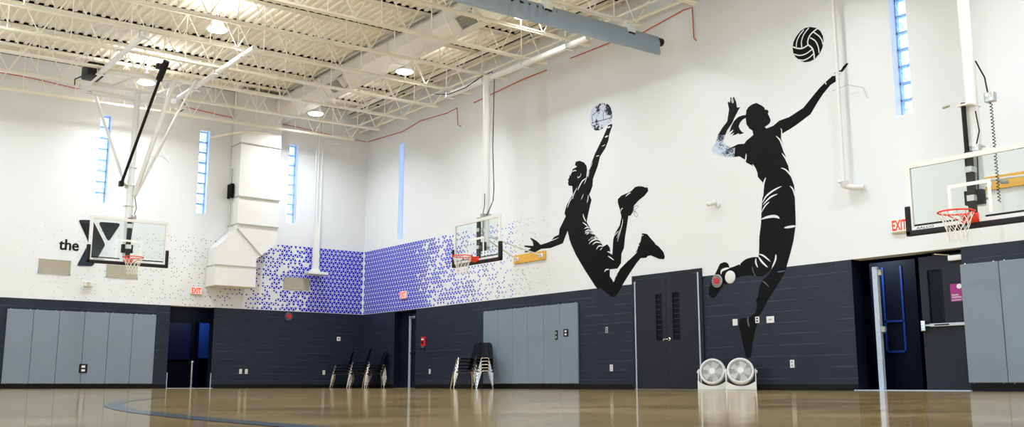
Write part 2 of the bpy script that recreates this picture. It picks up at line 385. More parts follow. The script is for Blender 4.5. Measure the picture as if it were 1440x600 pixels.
# deck end closures above the walls (dark flute ends)
def flute_ends(mb, y, xa, xb, d=.02, d2=None):
    x = 0.3 - pitch * math.ceil((0.3 - xb) / pitch); pts = [(x, zd(x) - .004)]
    while x > xa:
        pts += [(x - .086, zd(x) - .004), (x - .086, zd(x) + .042), (x - .187, zd(x) + .042), (x - .187, zd(x) - .004)]; x -= pitch
    pts += [(x, zd(x) - .004), (x, zd(x) - .006), (pts[0][0], pts[0][1] - .002)]
    mb.prism(pts, lambda u, v, q: (u, y + q, v), -(d2 or d), d, 'dark')
mb = MB(); flute_ends(mb, -.02, L_X, 0); struct(mb, 'trim_1')
# hallways behind the openings
def hall(tag_, boxes):
    for nm, a, b_, key in boxes:
        mb = MB(); mb.box(a, b_, key); struct(mb, nm % tag_)
hall('far_hallway', [('wall_%s_end', (-7.5, 3.0, 0), (-3.2, 3.05, 2.6), 'jamb_dark'), ('wall_%s_left', (-7.5, .3, 0), (-7.45, 3.0, 2.6), 'jamb_dark'), ('wall_%s_right', (-3.25, .3, 0), (-3.2, 3.0, 2.6), 'jamb_dark'), ('ceiling_%s', (-7.5, .3, 2.6), (-3.2, 3.05, 2.65), 'jamb_dark'), ('floor_%s', (-7.5, .3, 0), (-3.2, 3.0, .004), 'dark')])
hall('right_hallway', [('wall_%s_end', (2.9, -20, 0), (2.95, -15.5, 2.6), 'jamb_dark'), ('wall_%s_near', (.3, -20, 0), (2.9, -19.95, 2.6), 'jamb_dark'), ('wall_%s_far', (.3, -15.55, 0), (2.9, -15.5, 2.6), 'jamb_dark'), ('ceiling_%s', (.3, -20, 2.6), (2.95, -15.5, 2.65), 'jamb_dark'), ('floor_%s', (.3, -19.95, 0), (2.9, -15.55, .004), 'dark')])
mb = MB(); mb.box((.3, -3.4, 0), (.34, -1.6, 2.6), 'jamb_dark'); struct(mb, 'wall_corner_recess')
for nm, lc, pw in (('far hallway', (-4.3, 1.9, 2.55), 13), ('right hallway', (.75, -16.9, 2.55), 22)):  # hidden fill lights added to brighten the blue panels and frames
    ld = bpy.data.lights.new(nm + ' light', 'AREA'); ld.size = .5; ld.energy = pw; ld.color = (.8, .9, 1); lo = bpy.data.objects.new('hallway_light', ld); C.objects.link(lo); lo.location = lc
D_MAN = [(-11.285,5.925),(-11.284,5.859),(-11.247,5.8),(-11.186,5.696),(-11.155,5.561),(-11.055,5.407),(-10.869,5.242),(-10.788,5.039),(-10.726,4.934),(-10.618,4.756),(-10.598,4.593),(-10.515,4.454),(-10.478,4.415),(-10.561,4.277),(-10.51,4.163),(-10.446,3.978),(-10.381,3.792),(-10.5,3.612),(-10.676,3.426),(-10.811,3.303),(-10.926,3.154),(-11.064,3.194),(-11.138,3.105),(-11.154,2.997),(-11.222,2.962),(-11.243,3.174),(-11.257,3.277),(-11.317,3.409),(-11.473,3.57),(-11.529,3.749),(-11.509,3.832),(-11.488,3.915),(-11.425,4.084),(-11.427,4.165),(-11.542,4.228),(-11.767,4.26),(-11.863,4.285),(-11.974,4.352),(-12.157,4.357),(-12.35,4.276),(-12.367,4.206),(-12.258,4.119),(-12.074,4.041),(-11.928,3.948),(-11.886,3.807),(-11.812,3.738),(-11.746,3.747),(-11.696,3.542),(-11.629,3.288),(-11.59,3.056),(-11.508,2.932),(-11.487,2.725),(-11.372,2.618),(-11.127,2.622),(-11.123,2.47),(-11.252,2.326),(-11.333,2.477),(-11.448,2.599),(-11.636,2.711),(-11.932,2.888),(-12.009,2.984),(-12.046,3.084),(-12.101,3.129),(-12.13,3.218),(-12.16,3.31),(-12.302,3.275),(-12.404,3.171),(-12.54,3.041),(-12.687,2.926),(-12.771,2.827),(-12.802,2.723),(-12.766,2.681),(-12.632,2.705),(-12.392,2.805),(-12.304,2.799),(-12.265,2.765),(-12.091,2.775),(-11.963,2.679),(-11.739,2.468),(-11.551,2.277),(-11.397,2.107),(-11.283,2.005),(-11.187,2.004),(-11.095,2.05),(-10.828,2.223),(-10.711,2.224),(-10.635,2.296),(-10.282,2.705),(-9.999,3.063),(-9.835,3.331),(-9.774,3.461),(-9.713,3.671),(-9.614,3.513),(-9.535,3.387),(-9.076,3.323),(-8.733,3.345),(-8.557,3.299),(-8.452,3.27),(-8.302,3.261),(-8.328,3.315),(-8.072,3.324),(-8.097,3.348),(-8.328,3.389),(-8.32,3.407),(-8.072,3.466),(-8.1,3.495),(-8.431,3.451),(-8.407,3.553),(-8.304,3.65),(-8.329,3.664),(-8.559,3.557),(-8.709,3.445),(-9.024,3.474),(-9.131,3.518),(-9.237,3.583),(-9.395,3.608),(-9.423,3.746),(-9.653,4.019),(-9.608,4.093),(-9.635,4.175),(-9.701,4.294),(-9.81,4.406),(-9.915,4.492),(-9.904,4.596),(-9.898,4.705),(-9.763,4.742),(-9.746,4.815),(-9.767,4.841),(-9.747,4.887),(-9.799,4.93),(-9.795,4.991),(-9.859,5.003),(-9.903,5.062),(-9.924,5.115),(-10.006,5.127),(-10.074,5.145),(-9.999,5.196),(-10.033,5.268),(-10.159,5.27),(-10.303,5.21),(-10.405,5.102),(-10.422,4.986),(-10.406,4.876),(-10.437,4.832),(-10.484,4.975),(-10.57,5.129),(-10.695,5.329),(-10.858,5.523),(-10.98,5.667),(-11.102,5.835),(-11.156,5.919)]
D_MAN_W = [([(-10.392,4.817),(-10.255,4.767),(-10.158,4.669),(-10.09,4.576)],0.0269),([(-10.074,4.649),(-9.937,4.486),(-9.915,4.39)],0.022),([(-9.894,4.436),(-9.787,4.338),(-9.712,4.207)],0.0204),([(-10.291,4.46),(-10.206,4.333)],0.0168),([(-10.454,4.407),(-10.44,4.312),(-10.406,4.228)],0.0233),([(-10.423,4.986),(-10.4,4.821),(-10.315,4.681)],0.0151),([(-10.505,4.972),(-10.453,4.812)],0.0134),([(-10.262,3.998),(-10.294,3.902),(-10.365,3.795)],0.0233),([(-10.243,3.794),(-10.348,3.736),(-10.42,3.678)],0.0216),([(-10.297,3.638),(-10.412,3.662),(-10.468,3.622)],0.0232),([(-10.32,3.566),(-10.439,3.593),(-10.579,3.542)],0.0231),([(-10.368,3.491),(-10.498,3.53),(-10.677,3.454)],0.0264),([(-10.454,3.344),(-10.584,3.41),(-10.765,3.335)],0.0262),([(-10.434,3.351),(-10.576,3.398),(-10.704,3.41)],0.0263),([(-10.445,3.262),(-10.555,3.327),(-10.714,3.346),(-10.82,3.302)],0.0246),([(-10.573,3.234),(-10.693,3.283),(-10.858,3.243)],0.0228),([(-10.698,3.112),(-10.79,3.183),(-10.934,3.159)],0.0243),([(-10.815,3.081),(-10.906,3.135)],0.0178),([(-10.316,3.525),(-10.438,3.543),(-10.597,3.477)],0.0231),([(-11.059,3.028),(-11.135,3.004),(-11.222,2.942)],0.0208),([(-11.076,2.93),(-11.171,2.875),(-11.272,2.812)],0.0191),([(-10.952,2.577),(-11.011,2.625),(-11.108,2.624)],0.0239),([(-11.388,3.215),(-11.436,3.323),(-11.507,3.46)],0.019),([(-11.297,3.353),(-11.355,3.399),(-11.431,3.443)],0.0143),([(-11.371,3.291),(-11.422,3.378),(-11.477,3.477)],0.0127),([(-11.388,3.223),(-11.448,3.362),(-11.555,3.587),(-11.569,3.704)],0.0174),([(-11.675,4.186),(-11.758,4.227),(-11.844,4.248)],0.0191),([(-11.51,3.872),(-11.534,3.922),(-11.587,3.938)],0.0175),([(-12.102,4.347),(-12.21,4.335),(-12.305,4.283)],0.0141),([(-12.522,3.043),(-12.64,2.979),(-12.729,2.881)],0.0167),([(-12.159,3.251),(-12.195,3.267)],0.0139),([(-12.028,3.046),(-12.075,3.067)],0.0139),([(-11.729,2.767),(-11.859,2.845),(-12.006,2.928)],0.0187),([(-11.215,2.33),(-11.293,2.428),(-11.37,2.487)],0.0142),([(-11.351,2.489),(-11.401,2.55),(-11.447,2.585)],0.0141),([(-11.04,5.659),(-11.158,5.672)],0.0266),([(-11.123,5.86),(-11.241,5.868)],0.0299),([(-10.733,5.267),(-10.853,5.272)],0.015),([(-10.937,5.465),(-11.056,5.484)],0.0133),([(-10.484,4.975),(-10.63,5.16)],0.0134),([(-10.091,4.915),(-10.111,4.87),(-10.186,4.899),(-10.217,4.965)],0.0153),([(-9.911,5.046),(-9.988,5.067),(-10.051,5.045)],0.0206),([(-9.796,4.994),(-9.859,4.975)],0.0155),([(-8.957,3.489),(-9.128,3.501),(-9.393,3.539)],0.0156)]
D_LACE = [([(-11.906,3.856),(-11.944,3.916),(-12.036,3.93),(-12.053,3.901),(-11.979,3.859),(-11.906,3.851)],0.0078),([(-11.905,3.817),(-11.977,3.794),(-12.037,3.72),(-12.01,3.685),(-11.95,3.724),(-11.916,3.802)],0.0078),([(-11.888,3.846),(-11.989,3.808)],0.0079)]
D_GIRL = [(-17.375,5.732),(-17.34,5.748),(-17.265,5.702),(-17.217,5.648),(-17.115,5.648),(-17.069,5.619),(-17.022,5.578),(-16.883,5.506),(-16.741,5.419),(-16.549,5.268),(-16.386,5.137),(-16.064,5.031),(-15.836,5.011),(-15.701,4.943),(-15.534,4.922),(-15.496,4.965),(-15.571,4.985),(-15.622,5.016),(-15.642,5.067),(-15.612,5.144),(-15.582,5.207),(-15.604,5.23),(-15.586,5.276),(-15.512,5.304),(-15.514,5.335),(-15.458,5.39),(-15.326,5.477),(-15.223,5.472),(-15.135,5.442),(-15.08,5.39),(-15.058,5.294),(-14.97,5.305),(-14.864,5.293),(-14.772,5.241),(-14.697,5.155),(-14.637,5.037),(-14.746,5.072),(-14.727,5.04),(-14.652,4.981),(-14.761,5.004),(-14.705,4.95),(-14.794,4.954),(-14.866,4.968),(-14.882,4.937),(-15.005,4.944),(-14.954,4.971),(-14.904,5.025),(-14.872,5.104),(-14.911,5.175),(-14.984,5.224),(-15.055,5.237),(-15.066,5.106),(-15.13,5.006),(-15.205,4.948),(-15.219,4.86),(-15.138,4.82),(-15.049,4.781),(-14.994,4.729),(-14.837,4.751),(-14.73,4.728),(-14.64,4.717),(-14.535,4.795),(-14.465,4.853),(-14.527,5.001),(-14.585,5.091),(-14.717,5.209),(-14.775,5.298),(-14.87,5.422),(-14.926,5.482),(-14.849,5.491),(-14.836,5.605),(-14.787,5.724),(-14.765,5.724),(-14.748,5.625),(-14.717,5.735),(-14.695,5.733),(-14.683,5.626),(-14.638,5.665),(-14.622,5.64),(-14.652,5.501),(-14.594,5.265),(-14.461,5.161),(-14.346,5.038),(-14.264,4.877),(-14.167,4.778),(-14.183,4.716),(-14.309,4.634),(-14.506,4.554),(-14.737,4.511),(-14.861,4.503),(-14.996,4.407),(-15.027,4.344),(-15.178,4.254),(-15.273,4.119),(-15.284,4.019),(-15.395,3.89),(-15.386,3.711),(-15.359,3.523),(-15.333,3.348),(-15.325,3.253),(-15.309,3.104),(-15.258,2.865),(-15.234,2.568),(-15.216,2.478),(-15.121,2.491),(-15.049,2.491),(-14.934,2.475),(-14.876,2.456),(-14.757,2.387),(-14.616,2.354),(-14.506,2.337),(-14.504,2.365),(-14.478,2.423),(-14.435,2.455),(-14.373,2.465),(-14.274,2.443),(-14.177,2.301),(-14.031,2.101),(-13.968,1.965),(-13.959,1.848),(-14.036,1.787),(-14.127,1.801),(-14.26,1.943),(-14.344,2.03),(-14.419,2.024),(-14.453,2.067),(-14.658,2.136),(-14.832,2.151),(-15.031,2.152),(-15.169,2.114),(-15.301,2.107),(-15.419,2.165),(-15.53,2.262),(-15.493,2.179),(-15.383,2.095),(-15.275,2.023),(-15.209,1.921),(-15.162,1.723),(-15.113,1.677),(-15.138,1.591),(-15.112,1.498),(-15.092,1.433),(-14.906,1.342),(-14.792,1.355),(-14.705,1.319),(-14.682,1.211),(-14.732,1.006),(-14.791,0.736),(-14.823,0.602),(-14.937,0.599),(-14.978,0.837),(-15.044,1.061),(-15.123,1.231),(-15.142,1.35),(-15.245,1.451),(-15.357,1.617),(-15.522,1.804),(-15.65,1.953),(-15.787,2.113),(-15.854,2.265),(-15.951,2.505),(-16.025,2.708),(-16.088,2.982),(-16.094,3.096),(-16.099,3.441),(-16.099,3.708),(-16.045,3.878),(-16.004,3.993),(-15.982,4.159),(-15.923,4.361),(-15.903,4.474),(-15.865,4.646),(-15.885,4.835),(-15.891,4.751),(-16.05,4.794),(-16.212,4.849),(-16.531,4.983),(-16.696,5.174),(-16.825,5.305),(-16.982,5.428),(-17.088,5.461),(-17.134,5.496),(-17.168,5.567),(-17.26,5.623),(-17.328,5.678)]
D_GIRL_W = [([(-15.749,4.73),(-15.832,4.639),(-15.88,4.519),(-15.923,4.355)],0.0247),([(-15.859,4.378),(-15.94,4.262),(-15.995,4.116)],0.0217),([(-15.824,4.1),(-15.928,4.047),(-16.038,3.919),(-16.102,3.774)],0.0216),([(-16.005,3.728),(-16.073,3.645),(-16.108,3.493)],0.0213),([(-15.169,4.291),(-15.226,4.197),(-15.281,4.075)],0.0195),([(-15.03,4.528),(-15.014,4.418),(-14.976,4.362)],0.0253),([(-15.47,3.979),(-15.41,3.846),(-15.38,3.602)],0.0274),([(-15.824,3.752),(-15.633,3.7),(-15.464,3.617),(-15.365,3.5)],0.0269),([(-15.72,3.619),(-15.545,3.577),(-15.373,3.46)],0.0229),([(-15.53,3.498),(-15.421,3.431),(-15.332,3.32)],0.019),([(-15.317,3.19),(-15.448,3.211),(-15.598,3.211),(-15.692,3.185),(-15.738,3.15)],0.0408),([(-15.835,2.963),(-15.972,2.964),(-16.102,2.963)],0.0345),([(-15.232,2.534),(-15.341,2.489),(-15.49,2.366)],0.0243),([(-15.216,2.49),(-15.294,2.381),(-15.424,2.261)],0.0297),([(-15.159,2.462),(-15.149,2.384),(-15.191,2.282)],0.0271),([(-15.621,2.493),(-15.602,2.384),(-15.519,2.248)],0.0292),([(-14.294,2.232),(-14.312,2.301),(-14.418,2.331),(-14.507,2.337)],0.0363),([(-14.833,2.472),(-14.782,2.419),(-14.765,2.363)],0.0178),([(-14.735,5.205),(-14.66,5.134),(-14.564,5.022)],0.0173),([(-15.86,4.854),(-15.883,4.808),(-15.865,4.646)],0.0164),([(-17.008,5.603),(-17.111,5.595),(-17.23,5.61)],0.0342),([(-16.883,5.511),(-16.9,5.453)],0.0185),([(-14.705,5.709),(-14.754,5.609),(-14.782,5.676)],0.0131)]
D_GIRL_D = [([(-15.061,2.313),(-15.076,2.221),(-15.114,2.138)],0.019),([(-15.28,2.023),(-15.354,1.972),(-15.427,1.895)],0.0174),([(-15.63,2.16),(-15.715,2.159),(-15.821,2.165)],0.0185),([(-15.067,2.312),(-15.089,2.197),(-15.141,2.12)],0.0176),([(-14.929,1.37),(-14.903,1.309),(-14.914,1.23),(-14.933,1.177)],0.0268)]
D_GIRL_ARM = [(-14.527,5.001),(-14.346,5.038),(-14.264,4.877),(-14.167,4.778),(-14.183,4.716),(-14.309,4.634),(-14.506,4.554),(-14.737,4.511),(-14.764,4.693),(-14.64,4.717),(-14.535,4.795),(-14.465,4.853)]
D_BBALL = [(-10.548,6.208),(-10.538,6.296),(-10.593,6.384),(-10.676,6.45),(-10.838,6.49),(-10.959,6.493),(-11.078,6.452),(-11.175,6.407),(-11.251,6.306),(-11.288,6.186),(-11.293,6.074),(-11.278,5.966),(-11.224,5.95),(-11.145,5.952),(-11.066,5.914),(-10.966,5.879),(-10.846,5.861),(-10.725,5.881),(-10.625,5.964),(-10.566,6.09)]
D_VBALL = [(-16.219,6.339),(-16.241,6.445),(-16.31,6.537),(-16.41,6.62),(-16.523,6.648),(-16.631,6.633),(-16.752,6.58),(-16.838,6.494),(-16.886,6.384),(-16.892,6.287),(-16.864,6.173),(-16.806,6.08),(-16.685,5.995),(-16.576,5.978),(-16.468,5.993),(-16.361,6.055),(-16.272,6.151),(-16.229,6.238)]
D_VB_W = [([(-16.229,6.358),(-16.344,6.296),(-16.453,6.274),(-16.564,6.303)],0.0276),([(-16.564,6.303),(-16.56,6.382),(-16.628,6.487),(-16.781,6.56)],0.0271),([(-16.564,6.303),(-16.643,6.221),(-16.677,6.115),(-16.679,5.997)],0.0271),([(-16.305,6.337),(-16.32,6.436),(-16.39,6.542),(-16.489,6.619)],0.022),([(-16.423,6.293),(-16.423,6.407),(-16.484,6.529),(-16.599,6.625)],0.0218),([(-16.619,6.426),(-16.721,6.336),(-16.775,6.211),(-16.789,6.085)],0.0217),([(-16.701,6.507),(-16.802,6.409),(-16.863,6.309),(-16.876,6.224)],0.0217),([(-16.244,6.215),(-16.367,6.153),(-16.508,6.148),(-16.642,6.194)],0.022),([(-16.331,6.08),(-16.455,6.038),(-16.581,6.059),(-16.667,6.104)],0.0219)]
D_BB_B = [([(-10.619,6.079),(-10.79,6.085),(-11.01,6.074),(-11.281,6.071)],0.0153),([(-11.01,6.074),(-11.001,6.222),(-11.074,6.29),(-11.16,6.265)],0.0151),([(-10.636,6.075),(-10.622,6.22),(-10.64,6.287)],0.0153),([(-10.64,6.279),(-10.754,6.299)],0.0136),([(-10.822,6.078),(-10.836,5.962)],0.0135)]
D_LOGO_A = [(-8.487,4.343),(-8.135,4.376),(-7.771,3.752),(-8.048,3.159),(-8.444,3.139),(-8.189,3.767)]
D_LOGO_B = [(-7.994,4.346),(-7.41,4.359),(-7.7,3.828)]
ORD = ['nearest', 'second', 'third', 'fourth', 'fifth', 'sixth', 'seventh', 'eighth', 'ninth', 'tenth', 'eleventh', 'twelfth']
# ------------------------------------------------------------------ roof joists (open web), one thing each
JY = [-.95 - 1.53 * k for k in range(11)]
def joist(y, label):
    o = thing('roof_joist', label, 'roof joist', (-8, y, zc(-8)), 'open web joists carrying the roof deck')
    XE = -.98; XL = L_X + .02
    mb = MB()
    for s in (-1, 1):
        mb.add([(x, y + s * q, zc(x) + h) for x in (XL, XE) for q, h in ((.012, 0), (.062, 0), (.062, .010), (.022, .010), (.022, .06), (.012, .06))],
               [(0,1,7,6),(1,2,8,7),(2,3,9,8),(3,4,10,9),(4,5,11,10),(5,0,6,11),(0,5,4,3,2,1),(6,7,8,9,10,11)], 'cream2')
    part(mb, 'bottom_chord', o)
    mb = MB(); XW = -.02
    for s in (-1, 1):
        mb.add([(x, y + s * q, zd(x) - h) for x in (XL, XW) for q, h in ((.012, .0), (.075, .0), (.075, .010), (.022, .010), (.022, .07), (.012, .07))],
               [(0,1,7,6),(1,2,8,7),(2,3,9,8),(3,4,10,9),(4,5,11,10),(5,0,6,11),(0,5,4,3,2,1),(6,7,8,9,10,11)], 'cream2')
    part(mb, 'top_chord', o)
    mb = MB(); x = XE - .12; p = 1.22; first = True
    while x > XL + p:
        xa, xm, xb = x, x - p / 2, x - p
        for a, b_ in (((xa, y, zc(xa) + .03), (xm, y, zd(xm) - .04)), ((xm, y, zd(xm) - .04), (xb, y, zc(xb) + .03)), ((xm, y, zd(xm) - .04), (xm, y, zc(xm) + .03))):
            mb.tube([a, b_], .0125, 'cream2', 6)
        x -= p
    mb.tube([(XE - .12, y, zc(XE) + .03), (-.35, y, zd(-.35) - .03)], .016, 'cream2', 6)
    part(mb, 'web', o)
    mb = MB(); flute_ends(mb, y, L_X, 0, .03, .095); part(mb, 'flute_closure', o, 'dark gaps of the deck flutes above the joist')
    return o
for k, y in enumerate(JY):
    joist(y, 'cream open web roof joist, %s out from the far wall with the logo' % ORD[k].replace('nearest', 'closest'))
# bridging and pipes running along the right wall under the deck
def pipe_thing(name, label, cat, pts, r, key, group=None, n=10):
    mb = MB(); mb.tube(pts, r, key, n); o = mb.build(name, loc=pts[0]); tag(o, label, cat, group); return o
pipe_thing('bridging_angle', 'thin cream bridging bar crossing the joist undersides nearest the right wall', 'bridging bar', [(-.62, -.05, 8.40), (-.62, -17, 8.40)], .022, 'cream2')
pipe_thing('sprinkler_pipe', 'cream sprinkler main running under the deck beside the right wall', 'pipe', [(-.32, -.05, 7.98), (-.32, -17, 7.98)], .035, 'cream2')
pipe_thing('branch_pipe', 'thinner cream pipe between the sprinkler main and the joist ends', 'pipe', [(-.95, -.05, 7.88), (-.95, -17, 7.88)], .022, 'cream2')
pipe_thing('conduit', 'slim cream conduit hugging the right wall high under the deck', 'conduit', [(-.08, -.05, 8.15), (-.08, -17, 8.15)], .016, 'cream2')
mb = MB(); mb.box((-.74, -17, 8.52), (-.66, -.05, 8.58), 'dark'); mb.box((-.80, -17, 8.49), (-.76, -.05, 8.6), 'cream2'); mb.box((-.64, -17, 8.49), (-.60, -.05, 8.6), 'cream2')
tag(mb.build('deck_channel'), 'dark slotted channel with cream edges under the deck beside right wall', 'channel')

# red cable loops high on the walls
pts = [(-16, -.03, 7.93)]
x = -16
while x < -.4: pts.append((x, -.03, 7.86 + .035 * math.sin(x * 1.7) - .012 * (x + 8))); x += .4
pts += [(-.05, -.03, 7.73)]
pipe_thing('red_cable', 'thin red cable strung along the top of the far wall', 'cable', pts, .011, 'redwire', n=6)
for nm, pp in (('thin red cable on right wall with a hooked drop near the corner', [(-.03, -.1, 7.72), (-.03, -2.2, 7.62), (-.03, -3.2, 7.74), (-.03, -4.6, 7.66), (-.03, -5.1, 7.70), (-.03, -5.15, 7.20), (-.03, -5.3, 7.12)]),
               ('thin red cable high on right wall above the leaping player', [(-.03, -5.9, 7.66), (-.03, -8.0, 7.78), (-.03, -9.0, 7.78)]),
               ('thin red cable on right wall ending in a drop above the volleyball player', [(-.03, -9.9, 7.84), (-.03, -11.6, 7.84), (-.03, -12.2, 7.76), (-.03, -13.55, 7.92), (-.03, -13.8, 7.9), (-.03, -13.82, 7.22), (-.03, -13.88, 7.15)])):
    pipe_thing('red_cable', nm, 'cable', pp, .012, 'redwire', n=6)

# ------------------------------------------------------------------ high-bay lamps
def lamp(x, y, label, first=[None]):
    z = 7.76
    if first[0] is None:
        o = thing('high_bay_lamp', label, 'ceiling lamp', (x, y, z), 'round high bay lamps hung between the joists')
        mb = MB(); T_ = Matrix.Translation((x, y, z))
        mb.lathe([(.10, .20), (.13, .17), (.16, .08), (.225, .02), (.235, .0), (.22, -.005), (.205, .004)], 'metal_white', T_, 32, cap=False)
        mb.lathe([(.001, .2), (.10, .2)], 'metal_white', T_, 32, cap=False); part(mb, 'lamp_housing', o)
        mb = MB(); mb.lathe([(.205, .004), (.19, -.02), (.12, -.035), (.001, -.04)], 'lens', T_, 32, cap=False); part(mb, 'lens', o, 'glowing round lens')
        mb = MB(); mb.tube([(x, y, z + .2), (x, y, zd(x) + .01)], .010, 'cream2', 6); mb.lathe([(.05, .20), (.05, .27), (.02, .30)], 'metal_white', T_, 16); part(mb, 'hanger', o)
        ld = bpy.data.lights.new('lamp light', 'AREA'); ld.shape = 'DISK'; ld.size = .46; ld.energy = LIGHT_W; ld.color = LIGHT_COL; ld.spread = R(150)
        lo = bpy.data.objects.new('lamp_light', ld); C.objects.link(lo); lo.parent = o; lo.location = (0, 0, -.05)
        lu = bpy.data.lights.new('lamp uplight', 'AREA'); lu.shape = 'DISK'; lu.size = .36; lu.energy = UP_W; lu.color = (1.0, .97, .9)
        lo = bpy.data.objects.new('lamp_uplight', lu); C.objects.link(lo); lo.parent = o; lo.location = (0, 0, .33); lo.rotation_euler = (math.pi, 0, 0)
        first[0] = o
        return o
    return dup(first[0], (x, y, z), label=label)
cols = [(-2.78, 'in the right row'), (-7.57, 'in the middle row'), (-12.36, 'in the left row')]
for i, (lx, cn) in enumerate(cols):
    for j, ly in enumerate([-1.95, -6.80, -11.55, -16.3, -21.05, -25.8]):
        lamp(lx, ly, 'glowing high bay lamp, %s from far wall %s' % ('first' if j == 0 else ORD[j], cn))

# ------------------------------------------------------------------ ductwork
mb = MB()
oct_ = [(-3.10 + .373 * math.cos(R(22.5 + 45 * k)), 8.16 + .373 * math.sin(R(22.5 + 45 * k))) for k in range(8)]
def ring(y): return [(x, y, z) for x, z in oct_]
n_ = len(oct_); vs = ring(-.12) + ring(-27.5)
mb.add(vs, [(i, (i + 1) % n_, n_ + (i + 1) % n_, n_ + i) for i in range(n_)] + [tuple(range(n_)), tuple(range(n_, 2 * n_))], 'duct')
for y in (-3.6, -7.1, -10.6, -14.1):
    vs = []
    for yy in (y - .015, y + .015): vs += [(-3.10 + (x + 3.10) * 1.06, yy, 8.16 + (z - 8.16) * 1.06) for x, z in oct_]
    mb.add(vs, [(i, (i + 1) % n_, n_ + (i + 1) % n_, n_ + i) for i in range(n_)] + [tuple(range(n_)), tuple(range(n_, 2 * n_))], 'duct')
duct = mb.build('roof_duct', loc=(-3.10, -1, 7.8)); tag(duct, 'long cream air duct running between the joists away from the far wall', 'duct')
def reg(y):
    mb = MB()
    a = Vector((-3.40, y, 7.90)); nrm = Vector((-.71, 0, -.71)).normalized(); up = Vector((-.6, 0, .75)).normalized(); sd = Vector((0, 1, 0))
    up = nrm.cross(sd).normalized()
    fr_ = Matrix((( *sd, 0), (*up, 0), (*nrm, 0), (0, 0, 0, 1))).transposed(); fr_.translation = a
    mb.box((-.33, -.17, -.1), (-.30, .17, .10), 'duct', fr_); mb.box((.30, -.17, -.1), (.33, .17, .10), 'duct', fr_)
    mb.box((-.33, -.17, -.1), (.33, -.15, .10), 'duct', fr_); mb.box((-.33, .15, -.1), (.33, .17, .10), 'duct', fr_)
    for q in range(7): mb.box((-.30, -.135 + q * .043, .03), (.30, -.12 + q * .043, .07), 'vent_louvre', fr_)
    mb.box((-.30, -.15, 0), (.30, .15, .01), 'duct', fr_)
    return mb
for y in (-4.45, -10.45, -16.4): part(reg(y), 'register', duct, 'grey louvred air register')

f = lambda u, v, d: (u, -d, v)
o = thing('supply_duct', 'wide white vertical duct with a slanted hood on the far wall', 'duct', (-4.2, -.35, 2.8))
mb = MB(); mb.prism([(-4.45, 4.56), (-3.24, 4.56), (-3.24, 8.5), (-4.45, 8.5)], f, .03, .70, 'duct_white'); part(mb, 'riser', o)
mb = MB(); mb.prism([(-4.99, 3.36), (-3.84, 3.36), (-3.84, 3.60), (-3.24, 4.10), (-3.24, 4.56), (-4.45, 4.56), (-4.45, 4.41), (-4.99, 3.88)], f, .03, .70, 'duct_white'); part(mb, 'offset', o)
mb = MB(); mb.prism([(-5.02, 2.80), (-3.84, 2.80), (-3.84, 3.36), (-5.02, 3.36)], f, .03, .72, 'duct_white'); part(mb, 'hood', o)
for a, b_ in (((-4.47, 4.56), (-3.22, 4.56)), ((-4.47, 5.35), (-3.22, 5.35)), ((-4.47, 6.9), (-3.22, 6.9)), ((-5.03, 3.36), (-3.82, 3.36))):
    mb = MB(); part(mb.box((a[0], -.735, a[1] - .015), (b_[0], -.03, a[1] + .015), 'vent_louvre'), 'seam', o)
mb = MB(); dv = Vector((-3.70, 0, 3.70)) - Vector((-4.45, 0, 4.42)); L_ = dv.length; an = math.atan2(dv.z, dv.x)
mb.box((0, -.012, -.014), (L_, .012, .014), 'vent_louvre', Matrix.Translation((-4.45, -.712, 4.42)) @ Matrix.Rotation(-an, 4, 'Y'))
part(mb, 'seam', o, 'grey flanged joints')
mb = MB(); mb.tube([(-4.52, -.3, 4.5), (-4.52, -.3, 6.2)], .02, 'vent_louvre', 6); mb.box((-4.56, -.4, 5.35), (-4.48, -.1, 5.75), 'dark'); part(mb, 'side_damper', o, 'dark damper bracket on the duct side')
mb = MB(); mb.tube([(-5.15, -.1, 7.05), (-4.45, -.72, 7.22), (-3.6, -.72, 7.3)], .028, 'cream2', 8); part(mb, 'strap', o)

# ------------------------------------------------------------------ wall grilles (beige, striped)
def grille(x0, x1, z0, z1, label):
    o = thing('wall_grille', label, 'vent', ((x0 + x1) / 2, 0, z0), 'beige return air grilles on the far wall')
    mb = MB()
    for a, b_ in (((x0, z0), (x1, z0 + .02)), ((x0, z1 - .02), (x1, z1)), ((x0, z0), (x0 + .02, z1)), ((x1 - .02, z0), (x1, z1))): mb.box((a[0], -.02, a[1]), (b_[0], -.002, b_[1]), 'vent_louvre')
    part(mb, 'frame', o)
    mb = MB(); mb.box((x0 + .02, -.008, z0 + .02), (x1 - .02, -.004, z1 - .02), 'vent_louvre')
    n_ = 26; wd = (x1 - x0 - .04) / n_
    for i in range(n_):
        xx = x0 + .02 + i * wd; mb.box((xx + wd * .2, -.016, z0 + .02), (xx + wd * .75, -.007, z1 - .02), 'vent_stripe' if (i // 2) % 2 else 'vent_louvre')
    part(mb, 'louvre', o)
grille(-9.36, -8.59, 2.89, 3.26, 'beige wall grille under the black word on the far wall')
grille(-7.70, -6.89, 2.90, 3.23, 'beige wall grille behind the main hoop net')
grille(-2.68, -1.84, 2.87, 3.24, 'grey wall grille set in the blue triangle pattern')

